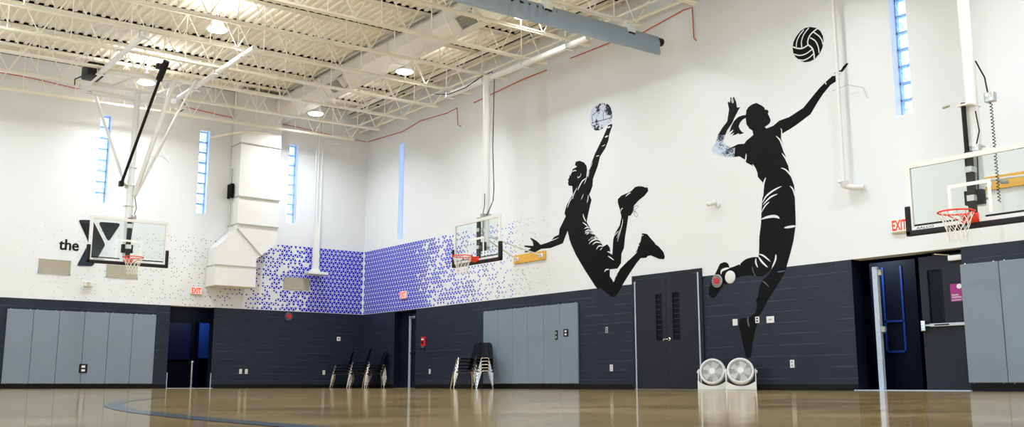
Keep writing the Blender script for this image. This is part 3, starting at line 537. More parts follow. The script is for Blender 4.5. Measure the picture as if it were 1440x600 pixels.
# ------------------------------------------------------------------ painted decals
def wx(u, v, d): return (-d, u, v)           # right wall: u = Y, v = Z
def wf(u, v, d): return (u, -d, v)           # far wall: u = X, v = Z
def stroke(mb, pts, wid, d, key, fn, taper=True):
    n_ = len(pts); P = [Vector((p[0], p[1])) for p in pts]
    # resample with quadratic smoothing
    Q = []
    if n_ >= 3:
        for i in range(n_ - 1):
            p0 = P[max(i - 1, 0)]; p1 = P[i]; p2 = P[i + 1]; p3 = P[min(i + 2, n_ - 1)]
            for t in (0, .25, .5, .75):
                Q.append(.5 * ((2 * p1) + (-p0 + p2) * t + (2 * p0 - 5 * p1 + 4 * p2 - p3) * t * t + (-p0 + 3 * p1 - 3 * p2 + p3) * t ** 3))
        Q.append(P[-1])
    else:
        Q = [P[0].lerp(P[1], t / 4) for t in range(5)]
    m_ = len(Q); Lf = []; Rt = []
    for i in range(m_):
        t = (Q[min(i + 1, m_ - 1)] - Q[max(i - 1, 0)]).normalized(); nn = Vector((-t.y, t.x))
        s_ = i / (m_ - 1); ww = wid / 2 * (max(.12, math.sin(math.pi * min(max(s_, .0), 1)) ** .6) if taper else 1)
        Lf.append(Q[i] + nn * ww); Rt.append(Q[i] - nn * ww)
    vs = [fn(p.x, p.y, d) for p in Lf] + [fn(p.x, p.y, d) for p in Rt]
    mb.add(vs, [(i, i + 1, m_ + i + 1, m_ + i) for i in range(m_ - 1)], key)
def decal(name, outline, label, cat, key='vinyl', strokes=(), skeys='stroke', taper=True, fn=wx):
    mb = MB(); mb.prism(outline, fn, .0005, .004, key)
    for pts, wd in strokes:
        if taper: stroke(mb, pts, wd * 1.3, .0055, skeys, fn)
        else: stroke(mb, pts, wd, .0055, skeys, fn, False)
    return mb
mb = decal('p', D_MAN, '', '', strokes=D_MAN_W)
for pts, wd in D_LACE: stroke(mb, pts, wd, .003, 'vinyl', wx, False)
tag(mb.build('player_silhouette'), 'black silhouette of leaping basketball player with raised arm on right wall', 'wall decal')
mb = decal('p', D_GIRL, '', '', strokes=D_GIRL_W)
for pts, wd in D_GIRL_D: stroke(mb, pts, wd * 1.3, .0055, 'stroke_navy', wx)
o = mb.build('player_silhouette'); tag(o, 'black silhouette of volleyball player with ponytail spanning white and dark wall', 'wall decal')
mb = MB(); mb.prism(D_GIRL_ARM, wx, .004, .006, 'arm_print')  # elbow reflection painted as a colour overlay
for a, b_ in (((0, 1)),): pass
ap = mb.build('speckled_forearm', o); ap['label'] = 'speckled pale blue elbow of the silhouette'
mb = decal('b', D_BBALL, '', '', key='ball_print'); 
for pts, wd in D_BB_B: stroke(mb, pts, wd, .0055, 'vinyl', wx, False)
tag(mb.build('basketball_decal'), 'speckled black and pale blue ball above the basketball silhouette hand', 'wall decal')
mb = decal('v', D_VBALL, '', '', strokes=D_VB_W, taper=False)
tag(mb.build('volleyball_decal'), 'black volleyball with white curved seams high on right wall', 'wall decal')

# logo and lettering on the far wall
def round_poly(pts, r, seg=5):
    out = []; n_ = len(pts)
    for i in range(n_):
        p = Vector(pts[i]); a = Vector(pts[i - 1]); b_ = Vector(pts[(i + 1) % n_]); da = (a - p).normalized(); db = (b_ - p).normalized()
        rr = min(r, (a - p).length * .4, (b_ - p).length * .4); s0 = p + da * rr; s1 = p + db * rr
        for k in range(seg + 1):
            t = k / seg; out.append(tuple((1 - t) ** 2 * s0 + 2 * t * (1 - t) * p + t * t * s1))
    return out
o = thing('logo_sign', 'black chevron and triangle logo on the far wall behind the main hoop', 'logo', (-8.1, 0, 3.1))
mb = MB(); mb.prism(round_poly(D_LOGO_A[:5] + [D_LOGO_A[5]], .06), wf, .001, .012, 'logo'); part(mb, 'chevron', o)
mb = MB(); mb.prism(round_poly(D_LOGO_B, .10), wf, .001, .012, 'logo'); part(mb, 'triangle', o)
mb, ext = text_mesh('the', .42, 'black', lambda u, v, d: (-8.915 + u, -.006, 3.535 + v), .006, 0.0, 1.0)
sx = .47 / ext[0]; sz = .27 / ext[1]; v0, f0 = list(mb.v), list(mb.f); mb = MB()
for q, (dx, dz) in enumerate(((0, 0), (.011, 0), (-.011, 0), (0, .007), (0, -.007), (.008, .005), (-.008, -.005), (.008, -.005), (-.008, .005))):
    mb.add([(-8.905 + (v[0] + 8.915) * sx + dx, v[1] - q * .0002, 3.535 + (v[2] - 3.535) * sz + dz) for v in v0], f0, 'black')
tag(mb.build('wall_lettering', recalc=False), 'black lowercase word the painted beside the logo on far wall', 'lettering')

# triangle patterns
random.seed(4)
def hash2(i, j, s=0):
    v = math.sin(i * 127.1 + j * 311.7 + s * 74.7) * 43758.5453; return v - math.floor(v)
def smooth_noise(x, y, s):
    i, j = math.floor(x), math.floor(y); fx, fy = x - i, y - j; fx = fx * fx * (3 - 2 * fx); fy = fy * fy * (3 - 2 * fy)
    return (hash2(i, j, s) * (1 - fx) + hash2(i + 1, j, s) * fx) * (1 - fy) + (hash2(i, j + 1, s) * (1 - fx) + hash2(i + 1, j + 1, s) * fx) * fy
def tri_mural(name, fn, far, label, full, end, skip=()):
    S = .1405; H = .1217; mb = MB(); U = 0.0
    for r_ in range(16):
        zb = Z_BAND + .006 + r_ * H
        ncol = int(far / (S / 2))
        for c in range(ncol):
            u = .008 + c * S / 2; up = (c + r_) % 2 == 0
            cu = u + S / 2
            if cu > far: break
            nz = smooth_noise(cu * 3.4, zb * 3.4, 3); rnd = hash2(c, r_, 1)
            if cu < full: k = 1.0
            else:
                t = (cu - full) / (end - full)          # 0 .. 1 over the fading zone
                if t < 1:
                    k = 1.0 - .62 * t + .25 * (nz - .5) * min(1, 3 * t)
                    if rnd < .55 * t + .75 * (.55 - nz) * min(1, 4 * t): continue
                    if t > .35 and r_ > 14 and rnd < .6: continue
                else:
                    t2 = (cu - end) / max(far - end, .01)
                    k = .30 - .16 * t2
                    if rnd < .55 + .42 * t2: continue
            k = max(.10, min(1, k)) * .80
            if any(a < cu < b_ and z0 < zb + H / 2 < z1 for a, b_, z0, z1 in skip): continue
            cz = zb + (H / 3 if up else 2 * H / 3)
            q = [(-S / 2, -H / 3), (S / 2, -H / 3), (0, 2 * H / 3)] if up else [(-S / 2, H / 3), (0, -2 * H / 3), (S / 2, H / 3)]
            key = 'blue' if k > .26 else 'ink'
            p3 = [fn(cu + a * k, cz + b_ * k, .003) for a, b_ in q]
            mb.add(p3, [(0, 1, 2)], key)
    tag(mb.build(name, recalc=False), label, 'wall pattern')
tri_mural('triangle_mural', lambda u, v, d: (-u, -d, v), 9.9, 'blue triangle pattern fading leftward across the far wall', 1.75, 4.9)
tri_mural('triangle_mural', lambda u, v, d: (-d, -u, v), 9.4, 'blue triangle pattern fading rightward along the right wall', 2.95, 7.6)
# ------------------------------------------------------------------ wall pads
def pads(fn, u0, n, label, group, sign, thick=.05, z0=.125, z1=1.955, w_=.61, names=None):
    for i in range(n):
        a = u0 + sign * i * w_; b_ = a + sign * (w_ - .006)
        mb = MB(); lo = fn(min(a, b_), z0, .002); hi = fn(max(a, b_), z1, thick)
        mb.bevbox([min(lo[k], hi[k]) for k in range(3)], [max(lo[k], hi[k]) for k in range(3)], .012, 'pad')
        c = fn((a + b_) / 2, z0, .002)
        o = thing('wall_pad', label % ((names or ORD)[i]), 'wall pad', c, group)
        part(mb, 'cushion', o)
        mb = MB()
        for q in (a + sign * .08, b_ - sign * .08):
            for zz in (z1 + .001, z0 - .013):
                p0 = fn(q - .012, zz, .004); p1 = fn(q + .012, zz + .012, .03); mb.box([min(p0[k], p1[k]) for k in range(3)], [max(p0[k], p1[k]) for k in range(3)], 'chrome')
        part(mb, 'fastener', o, 'small bright fixing clips')
seq6 = ['leftmost of six', 'second from left', 'third from left', 'fourth from left', 'fifth from left', 'rightmost of six']
pads(wf, -9.985, 6, 'grey vinyl wall pad on the far wall, %s', 'grey wall pads behind the main hoop', 1, names=seq6)
pads(wx, -6.42, 6, 'grey vinyl wall pad beside the chair stack, %s', 'grey wall pads in the middle of right wall', -1, names=seq6)
pads(wx, -19.14, 6, 'grey vinyl wall pad right of the open doorway, %s', 'grey wall pads right of the open doorway', -1, names=['first', 'second', 'third', 'fourth', 'fifth', 'sixth'])
def plate(fn, u, z, w_, h, label, key='plastic_white', inner='vent_louvre', depth=.012, base=.002, name='socket_plate', cat='socket', nslot=2, group=None):
    mb = MB(); a = fn(u - w_ / 2, z - h / 2, base); b_ = fn(u + w_ / 2, z + h / 2, base + depth)
    mb.bevbox([min(a[k], b_[k]) for k in range(3)], [max(a[k], b_[k]) for k in range(3)], .004, key)
    o = thing(name, label, cat, fn(u, z - h / 2, 0), group); part(mb, 'cover', o)
    mb = MB()
    for i in range(nslot):
        zz = z + (i - (nslot - 1) / 2) * h * .42
        a = fn(u - w_ * .22, zz - h * .12, base + depth); b_ = fn(u + w_ * .22, zz + h * .12, base + depth + .003)
        mb.box([min(a[k], b_[k]) for k in range(3)], [max(a[k], b_[k]) for k in range(3)], inner)
    part(mb, 'outlet', o)
    return o
plate(wf, -8.11, .51, .20, .23, 'black framed socket cut into a far wall pad', 'black', 'plastic_white', .02, .045)
plate(wx, -9.34, 1.24, .085, .22, 'narrow black box cut into a right wall pad', 'black', 'vent_louvre', .02, .045)
plate(wx, -9.68, 1.28, .16, .17, 'square black box with pale insert on right wall pad', 'black', 'plastic_white', .02, .045)
plate(wf, -3.87, .47, .08, .13, 'white socket plate on far wall, left of a pair')
plate(wf, -3.70, .47, .08, .13, 'white socket plate on far wall, right of a pair')
plate(wf, -1.27, .46, .08, .13, 'lone white socket plate on far wall near chair stacks')
plate(wf, -.81, 1.47, .12, .12, 'small white thermostat on dark far wall near the corner', inner='black', name='thermostat', cat='thermostat', nslot=1)
plate(wx, -3.86, .46, .08, .13, 'white socket plate on right wall beside the chair stack')
plate(wx, -11.0, 1.29, .075, .13, 'small grey switch plate left of the double doors', 'vent_louvre', 'black', name='switch_plate', cat='switch')
plate(wx, -11.13, .46, .09, .14, 'white socket plate left of the double doors')
plate(wx, -15.87, .47, .09, .14, 'white socket plate right of the fans')
plate(wx, -14.60, 1.28, .115, .125, 'white blank plate left of the silhouette foot', nslot=1, inner='plastic_white', name='switch_plate', cat='switch')
plate(wx, -15.13, 1.30, .09, .12, 'white two part plate touching the silhouette foot', inner='black', name='switch_plate', cat='switch')
o = plate(wx, -15.43, 1.29, .17, .12, 'wide white triple switch plate right of silhouette foot', nslot=1, name='switch_plate', cat='switch')
plate(wf, -8.14, 2.68, .21, .12, 'small beige emergency lamp under the main hoop', depth=.08, inner='vent_stripe', name='emergency_lamp', cat='lamp')
def disc(u, z, r, fn_M, key, depth, label, name, cat, extra=None):
    mb = MB(); mb.lathe([(r, 0), (r, depth * .6), (r * .92, depth), (.001, depth)], key, fn_M, 32); o = thing(name, label, cat, fn_M.translation)
    part(mb, 'face', o)
    if extra:
        mb = MB(); extra(mb, fn_M); part(mb, 'sounder', o, 'red centre')
    return o
MR = lambda y, z: Matrix.Translation((0, y, z)) @ Matrix.Rotation(R(-90), 4, 'Y')
MF = lambda x, z: Matrix.Translation((x, 0, z)) @ Matrix.Rotation(R(90), 4, 'X')
disc(-14.52, 2.16, .125, MR(-14.52, 2.16), 'plastic_white', .02, 'round white disc over the silhouette calf', 'speaker_cover', 'cover')
def bell(mb, Mx):
    mb.lathe([(.07, .03), (.06, .05), (.001, .055)], 'red', Mx, 20)
    for k in range(14):
        a = k * 2 * math.pi / 14; mb.box((-.012, .085, .03), (.012, .11, .042), 'stroke_navy', Mx @ Matrix.Rotation(a, 4, 'Z'))
disc(-14.19, 2.11, .13, MR(-14.19, 2.11), 'vent_louvre', .03, 'round grey alarm with red centre over silhouette shoe', 'fire_alarm', 'alarm', bell)
disc(-2.47, 2.08, .12, MF(-2.47, 2.08), 'stroke_navy', .03, 'round dark alarm with red centre on far wall', 'fire_alarm', 'alarm', bell)
o = thing('fire_call_point', 'red fire alarm box on dark wall beside the corner doorway', 'alarm', (0, -3.56, 1.15))
mb = MB(); mb.bevbox((-.06, -3.64, 1.16), (-.002, -3.46, 1.42), .01, 'red'); part(mb, 'box', o)
mb = MB(); mb.box((-.066, -3.61, 1.33), (-.06, -3.49, 1.37), 'poster_white'); mb.box((-.08, -3.58, 1.22), (-.06, -3.52, 1.30), 'black'); mb.box((-.07, -3.62, 1.12), (-.01, -3.48, 1.155), 'stroke_navy'); part(mb, 'handle', o, 'white strip and dark pull handle')

# exit signs
def exit_sign(fn, u, z, w_, h, d, label, flip):
    o = thing('exit_sign', label, 'exit sign', fn(u, z - h / 2, 0), 'lit EXIT signs')
    mb = MB(); a = fn(u - w_ / 2, z - h / 2, .002); b_ = fn(u + w_ / 2, z + h / 2, d)
    mb.bevbox([min(a[k], b_[k]) for k in range(3)], [max(a[k], b_[k]) for k in range(3)], .006, 'plastic_white')
    a = fn(u - w_ / 2 + .01, z - h / 2 - .02, .01); b_ = fn(u + w_ / 2 - .01, z - h / 2, d - .01); mb.box([min(a[k], b_[k]) for k in range(3)], [max(a[k], b_[k]) for k in range(3)], 'vent_stripe')
    part(mb, 'housing', o)
    mb = MB(); a = fn(u - w_ / 2 + .012, z - h / 2 + .012, d); b_ = fn(u + w_ / 2 - .012, z + h / 2 - .012, d + .002); mb.box([min(a[k], b_[k]) for k in range(3)], [max(a[k], b_[k]) for k in range(3)], 'exit_face'); part(mb, 'face', o)
    s_ = -1 if flip else 1
    mb, ext = text_mesh('EXIT', .2, 'exit_red', lambda a, b2, c: (a, b2, c), 0, .006)
    mb.v = [fn(u + s_ * ((v[0] / ext[0] - .5) * w_ * .84), z + (v[1] / ext[1] - .5) * h * .72, d + .0035) for v in mb.v]
    t = part(mb, 'lettering', o, 'red letters EXIT')
exit_sign(wf, -5.28, 2.68, .32, .20, .05, 'lit red EXIT sign on far wall above the dark doorway', False)
exit_sign(wx, -2.45, 2.68, .34, .21, .06, 'lit red EXIT sign over the corner doorway among blue triangles', True)
exit_sign(wx, -18.17, 2.71, .32, .23, .06, 'lit red EXIT sign beside the right hoop backboard', True)

# ------------------------------------------------------------------ doors
# plain double door on right wall
o = thing('door_frame_double', 'charcoal double doors with two narrow windows, left of the fans', 'door', (0, -12.82, 0)); o.name = 'double_door'
mb = MB()
for a, b_, c, d in ((-11.84, -11.915, 0, 2.40), (-13.735, -13.81, 0, 2.40), (-11.915, -13.735, 2.33, 2.40)): mb.box((-.035, a, c), (-.001, b_, d), 'door')
part(mb, 'frame', o)
mb = MB()
mb.box((-.045, -11.918, 0.01), (-.03, -11.945, 2.27), 'mullion'); mb.box((-.045, -13.705, 0.01), (-.03, -13.735, 2.33), 'mullion'); part(mb, 'edge_strip', o, 'pale metal weather strips')
mb = MB(); mb.box((-.06, -11.9, 0), (-.001, -13.76, .012), 'steel'); part(mb, 'threshold', o)
for a, b_, wa in ((-11.95, -12.822, (-12.54, -12.69)), (-12.828, -13.70, (-13.01, -13.18))):
    mb = MB(); zz = (1.01, 1.96); t0, t1 = -.028, -.003
    for q in (((a, wa[0]), (.015, 2.32)), ((wa[1], b_), (.015, 2.32)), ((wa[0], wa[1]), (.015, zz[0])), ((wa[0], wa[1]), (zz[1], 2.32))):
        mb.box((t0, q[0][0], q[1][0]), (t1, q[0][1], q[1][1]), 'door')
    lf = part(mb, 'door_leaf', o)
    mb = MB(); mb.box((-.012, wa[0], zz[0]), (-.006, wa[1], zz[1]), 'pane_dark')
    for q in range(1, 9): mb.box((-.0125, wa[0], zz[0] + q * .105), (-.0119, wa[1], zz[0] + q * .105 + .004), 'stroke_navy')
    part(mb, 'window_pane', lf, 'narrow dark wired glass')
    mb = MB()
    for q in (((wa[0] + .012, wa[0] - .002), (zz[0], zz[1])), ((wa[1] + .002, wa[1] - .012), (zz[0], zz[1])), ((wa[0], wa[1]), (zz[0] - .012, zz[0] + .002)), ((wa[0], wa[1]), (zz[1] - .002, zz[1] + .012))): mb.box((-.036, q[0][0], q[1][0]), (-.028, q[0][1], q[1][1]), 'black')
    part(mb, 'window_bead', lf)
mb = MB(); mb.lathe([(.035, 0), (.035, .012), (.02, .02), (.014, .06)], 'chrome', Matrix.Translation((-.028, -12.90, 1.02)) @ Matrix.Rotation(R(-90), 4, 'Y'), 20)
mb.tube([(-.085, -12.90, 1.02), (-.088, -12.84, 1.02), (-.086, -12.78, 1.018)], .011, 'chrome', 8)
mb.lathe([(.02, 0), (.02, .012), (.001, .014)], 'chrome', Matrix.Translation((-.028, -12.74, 1.0)) @ Matrix.Rotation(R(-90), 4, 'Y'), 16); part(mb, 'handle', o, 'chrome lever handle')

# corner doorway: recessed dark door
o = thing('corner_door', 'dark recessed door with a bright edge strip near the room corner', 'door', (.2, -2.5, 0))
mb = MB(); mb.box((.20, -3.08, .01), (.245, -1.93, 2.19), 'jamb_dark'); lf = part(mb, 'door_leaf', o)
mb = MB(); mb.box((.12, -2.535, .0), (.17, -2.575, 2.06), 'mullion'); part(mb, 'edge_strip', o, 'pale vertical metal edge')
mb = MB(); mb.bevbox((.10, -2.88, 1.97), (.16, -2.62, 2.05), .01, 'steel'); mb.tube([(.12, -2.7, 2.06), (.1, -2.95, 2.1), (.19, -3.0, 2.1)], .01, 'steel', 6); part(mb, 'door_closer', o, 'grey closer box')
mb = MB(); mb.tube([(.14, -2.6, 1.0), (.14, -3.0, 1.0)], .02, 'black', 8); part(mb, 'push_bar', o)
mb = MB(); mb.box((.0, -3.08, 0), (.28, -1.93, .012), 'steel'); part(mb, 'threshold', o)

# far doorway: threshold, brushed post and blue light panel beyond
o = thing('bollard', 'brushed steel post standing in the dark far doorway', 'post', (-4.98, .8, 0))
mb = MB(); mb.lathe([(.05, 0), (.05, .66), (.045, .66), (.045, .68), (.06, .69), (.06, .74), (.03, .76)], 'steel', Matrix.Translation((-4.98, .8, 0)), 20); part(mb, 'post', o)
mb = MB(); mb.lathe([(.09, 0), (.09, .012), (.05, .02)], 'steel', Matrix.Translation((-4.98, .8, 0)), 20); part(mb, 'base_plate', o)
o = thing('floor_threshold', 'bright metal strip across the floor of the far doorway', 'threshold', (-5.3, 0, 0))
mb = MB(); mb.box((DOOR_F[0], -.05, 0), (DOOR_F[1] + .05, .3, .012), 'mullion'); part(mb, 'plate', o)
mb = MB()
for xx in (DOOR_F[0] + .01, DOOR_F[1] - .01): mb.box((xx - .008, -.02, .012), (xx + .008, .0, .42), 'mullion')
part(mb, 'corner_guard', o, 'short pale corner guards')
mb = MB(); mb.box((-5.25, 2.94, .85), (-4.3, 2.99, 1.95), 'deep_blue'); tag(mb.build('notice_panel'), 'dim deep blue panel inside the dark far doorway', 'panel')
mb = MB(); mb.box((-4.16, 2.60, .9), (-3.62, 2.64, 1.95), 'tape_blue'); mb.box((-4.16, 2.64, 0), (-4.14, 2.95, 2.0), 'deep_blue')
tag(mb.build('blue_screen'), 'brighter blue panel at right inside the far doorway', 'panel')

# right doorway: half-open double door
o = thing('doorway_mullion', 'pale blue white vertical post in the open right doorway', 'post', (.1, -17.55, 0))
mb = MB(); mb.box((.10, -17.515, 0), (.17, -17.605, 2.08), 'mullion'); part(mb, 'post', o)
mb = MB()
for zz in (1.98, 1.02): mb.box((.12, -17.606, zz - .045), (.17, -17.67, zz + .045), 'vent_louvre')
part(mb, 'strike', o, 'small steel catches')
o = thing('panic_door', 'charcoal door with steel push bar and magenta poster in right doorway', 'door', (.16, -18.75, 0))
mb = MB(); ya, yb = -18.36, -19.14; wa = (-18.50, -18.73); zz = (1.08, 1.93)
for q in (((ya, wa[0]), (.015, 2.16)), ((wa[1], yb), (.015, 2.16)), ((wa[0], wa[1]), (.015, zz[0])), ((wa[0], wa[1]), (zz[1], 2.16))): mb.box((.12, q[0][0], q[1][0]), (.165, q[0][1], q[1][1]), 'door')
lf = part(mb, 'door_leaf', o)
mb = MB(); mb.box((.14, wa[0], zz[0]), (.146, wa[1], zz[1]), 'pane_dark'); mb.box((.112, wa[0] + .012, zz[0]), (.12, wa[0] - .002, zz[1]), 'black'); mb.box((.112, wa[1] + .002, zz[0]), (.12, wa[1] - .012, zz[1]), 'black'); mb.box((.112, wa[0], zz[1] - .002), (.12, wa[1], zz[1] + .012), 'black'); mb.box((.112, wa[0], zz[0] - .012), (.12, wa[1], zz[0] + .002), 'black'); part(mb, 'window_pane', lf, 'tall narrow dark glass')
mb = MB(); mb.bevbox((.045, -18.52, 1.015), (.085, -19.10, 1.065), .006, 'steel'); mb.bevbox((.03, -18.37, .95), (.12, -18.45, 1.12), .01, 'chrome'); mb.box((.06, -18.45, 1.03), (.12, -18.52, 1.055), 'steel'); mb.box((.04, -18.60, 1.03), (.0449, -18.85, 1.05), 'black'); mb.box((.085, -19.05, 1.02), (.12, -19.10, 1.06), 'steel'); part(mb, 'push_bar', o, 'steel panic bar')
mb = MB(); mb.bevbox((.05, -18.90, 2.045), (.12, -19.13, 2.13), .008, 'plastic_white'); mb.tube([(.07, -18.92, 2.14), (.02, -18.7, 2.17), (.1, -18.62, 2.18)], .009, 'steel', 6); part(mb, 'door_closer', o, 'white closer box')
po = thing('poster', 'small magenta poster with white print taped to the panic bar door', 'poster', (.118, -18.97, 1.42), None)
mb = MB(); mb.box((.116, -18.87, 1.40), (.119, -19.08, 1.68), 'magenta'); part(mb, 'sheet', po)
mb = MB(); mb.prism([(-19.02 + .045 * math.cos(a * .7), 1.635 + .04 * math.sin(a * .7)) for a in range(9)], lambda u, v, d: (.116 - d, u, v), .0005, .002, 'poster_white')
mb.box((.1145, -18.885, 1.425), (.1155, -19.06, 1.43), 'poster_white'); mb.box((.1145, -18.885, 1.413), (.1155, -19.03, 1.417), 'poster_white'); part(mb, 'print', po, 'white print')
for tx, zz_ in (('YOUTH', 1.49), ('VOLLEYBALL', 1.455)):
    t, ext = text_mesh(tx, .034, 'poster_white', lambda u, v, d: (u, v, d), 0, .001); L_ = min(.17, ext[0])
    t.v = [(.1140, -18.885 - v[0] / ext[0] * L_, zz_ + v[1]) for v in t.v]; part(t, 'lettering', po, 'white words ' + tx)
o = thing('corridor_door', 'dark inner door with bright blue window frames beyond the right doorway', 'door', (1.2, -17.2, 0))
mb = MB(); mb.box((1.24, -16.75, .01), (1.28, -17.65, 2.3), 'jamb_dark'); part(mb, 'door_leaf', o)
mb = MB(); e = .035
for q in (((-17.00, -17.00 - e), (.66, 2.2)), ((-17.36, -17.36 - e), (.66, 2.2)), ((-17.0, -17.39), (1.20, 1.20 + e)), ((-17.0, -17.39), (.66, .66 + e))): mb.box((1.22, q[0][0], q[1][0]), (1.24, q[0][1], q[1][1]), 'tape_blue')
mb.box((1.22, -16.88, 1.5), (1.24, -16.905, 1.8), 'tape_blue'); part(mb, 'window_frame', o, 'bright blue framing')
mb = MB(); mb.lathe([(.03, 0), (.03, .05), (.001, .055)], 'steel', Matrix.Translation((1.22, -16.98, 1.02)) @ Matrix.Rotation(R(-90), 4, 'Y'), 14); part(mb, 'handle', o)
mb = MB(); mb.box((-.06, DOOR_R[0] - .02, 0), (.3, DOOR_R[1] + .05, .014), 'mullion'); tag(mb.build('floor_threshold'), 'bright metal strip across the floor of the right doorway', 'threshold')

# ------------------------------------------------------------------ basketball backboard assembly (local frame: board in local XZ plane, +Y faces the court)
def hoop_parts(o, Mx, zb, z_rim, text=True, height=1.07):
    """Mx maps local (x right, y outwards, z absolute) to world; zb = glass bottom"""
    W2 = .915; zt = zb + height
    def P(mb): mb.v = [tuple(Mx @ Vector(v)) for v in mb.v]; return mb
    mb = MB(); mb.box((-W2 + .03, -.008, zb + .03), (W2 - .03, .004, zt - .03), 'glass'); bb = part(P(mb), 'backboard', o, 'clear glass backboard')
    mb = MB(); e = .072
    for a, b_ in (((-W2, zb), (W2, zb + e)), ((-W2, zt - e), (W2, zt)), ((-W2, zb + e), (-W2 + e, zt - e)), ((W2 - e, zb + e), (W2, zt - e))): mb.box((a[0], -.035, a[1]), (b_[0], .012, b_[1]), 'metal_white')
    part(P(mb), 'board_frame', o, 'white metal frame')
    mb = MB(); e = .05; zr = z_rim
    for a, b_ in (((-.305, zr), (-.255, zr + .407)), ((.255, zr), (.305, zr + .407)), ((-.305, zr + .407), (.305, zr + .457))): mb.box((a[0], .0042, a[1]), (b_[0], .0062, b_[1]), 'poster_white')
    part(P(mb), 'target_square', o, 'white target square'); mb = MB()
    for a, b_ in (((-W2 + .09, zb + .082), (-.2, zb + .108)), ((.2, zb + .082), (W2 - .09, zb + .108)), ((-W2 + .07, zt - .075), (-W2 + .22, zt - .052)), ((W2 - .22, zt - .075), (W2 - .07, zt - .052))):
        mb = MB(); mb.box((a[0], .0042, a[1]), (b_[0], .0062, b_[1]), 'black'); part(P(mb), 'board_marking', o, 'black edge mark')
    if text:
        t, ext = text_mesh('AALCO', .05, 'black', lambda u, v, d: (u, v, d), 0, .001)
        t.v = [(W2 - .12 - v[0] / ext[0] * .26, .0135, zb + .040 + v[1] / ext[1] * .026) for v in t.v]; part(P(t), 'lettering', o, 'small black maker letters')
    mb = MB()
    pts = [(-W2 - .012, 0, zb + .38), (-W2 - .012, 0, zb + .03), (-W2 + .03, 0, zb - .022), (W2 - .03, 0, zb - .022), (W2 + .012, 0, zb + .03), (W2 + .012, 0, zb + .38)]
    mb.bevbox((-W2 - .035, -.045, zb - .05), (W2 + .035, .035, zb + .028), .014, 'rubber')
    for s in (-1, 1): mb.bevbox((s * (W2 + .035), -.045, zb - .045), (s * (W2 - .045), .035, zb + .38), .014, 'rubber')
    part(P(mb), 'edge_padding', o, 'black rubber edge padding')
    # rim, bracket and net
    r_ = .2286; cy = .012 + .15 + r_
    mb = MB(); mb.tube([(r_ * math.cos(t * math.pi / 18), cy + r_ * math.sin(t * math.pi / 18), z_rim) for t in range(36)], .012, 'orange', 8, closed=True)
    mb.bevbox((-.115, .006, z_rim - .13), (.115, .022, z_rim + .02), .004, 'orange')
    mb.bevbox((-.08, .012, z_rim - .02), (.08, .18, z_rim + .006), .004, 'orange')
    mb.add([(-.08, .02, z_rim - .12), (.08, .02, z_rim - .12), (.08, .02, z_rim), (-.08, .02, z_rim), (-.08, .17, z_rim - .01), (.08, .17, z_rim - .01)], [(0, 1, 5, 4), (3, 0, 4), (1, 2, 5), (0, 3, 2, 1)], 'orange')
    for s in (-1, 1): mb.tube([(s * .105, .02, z_rim - .09), (s * .17, cy - .13, z_rim - .02), (s * .19, cy - .12, z_rim - .004)], .008, 'orange', 6)
    for k in range(12):
        a = k * math.pi / 6; mb.tube([(r_ * .99 * math.cos(a), cy + r_ * .99 * math.sin(a), z_rim - .004), (r_ * .93 * math.cos(a), cy + r_ * .93 * math.sin(a), z_rim - .028)], .004, 'orange', 5)
    part(P(mb), 'rim', o, 'orange steel ring')
    mb = MB(); rows = [(.215, -.02), (.185, -.095), (.158, -.17), (.135, -.245), (.118, -.32), (.115, -.40)]
    for i in range(len(rows) - 1):
        for k in range(12):
            a0 = (k + (.5 if i % 2 else 0)) * math.pi / 6; r0, h0 = rows[i]; r1, h1 = rows[i + 1]
            for s in (-.5, .5):
                a1 = a0 + s * math.pi / 6
                mb.tube([(r0 * math.cos(a0), cy + r0 * math.sin(a0), z_rim + h0), (r1 * math.cos(a1), cy + r1 * math.sin(a1), z_rim + h1)], .0042, 'net', 5)
    part(P(mb), 'net', o, 'white cord net')
    # hanging mast behind the glass and crank box
    mb = MB(); mb.bevbox((-.05, -.10, zb + .02), (.05, -.036, zt + .03), .006, 'rubber'); mb.bevbox((-.13, -.20, z_rim + .16), (.13, -.10, z_rim + .36), .01, 'shell')
    mb.tube([(-.10, -.16, z_rim + .25), (-.10, -.30, z_rim + .25)], .02, 'steel', 8); part(P(mb), 'height_adjuster', o, 'black height adjuster')
    mb = MB(); mb.bevbox((-.15, -.16, zt + .01), (-.05, -.06, zt + .12), .01, 'steel'); mb.tube([(-.10, -.11, zt + .12), (-.15, -.12, zt + .3), (-.10, -.16, zt + .6)], .009, 'black', 6)
    mb.tube([(-.10, -.11, zt), (-.06, -.14, zb + .5)], .009, 'black', 6); part(P(mb), 'junction_box', o, 'grey box and black cable')
    return P

# main hoop, facing the camera from the far wall
hx, hy = -8.03, -3.0
o = thing('basketball_hoop', 'main basketball hoop hung from white roof frame before the far wall', 'basketball hoop', (hx, hy, 2.9), 'ceiling hung basketball hoops')
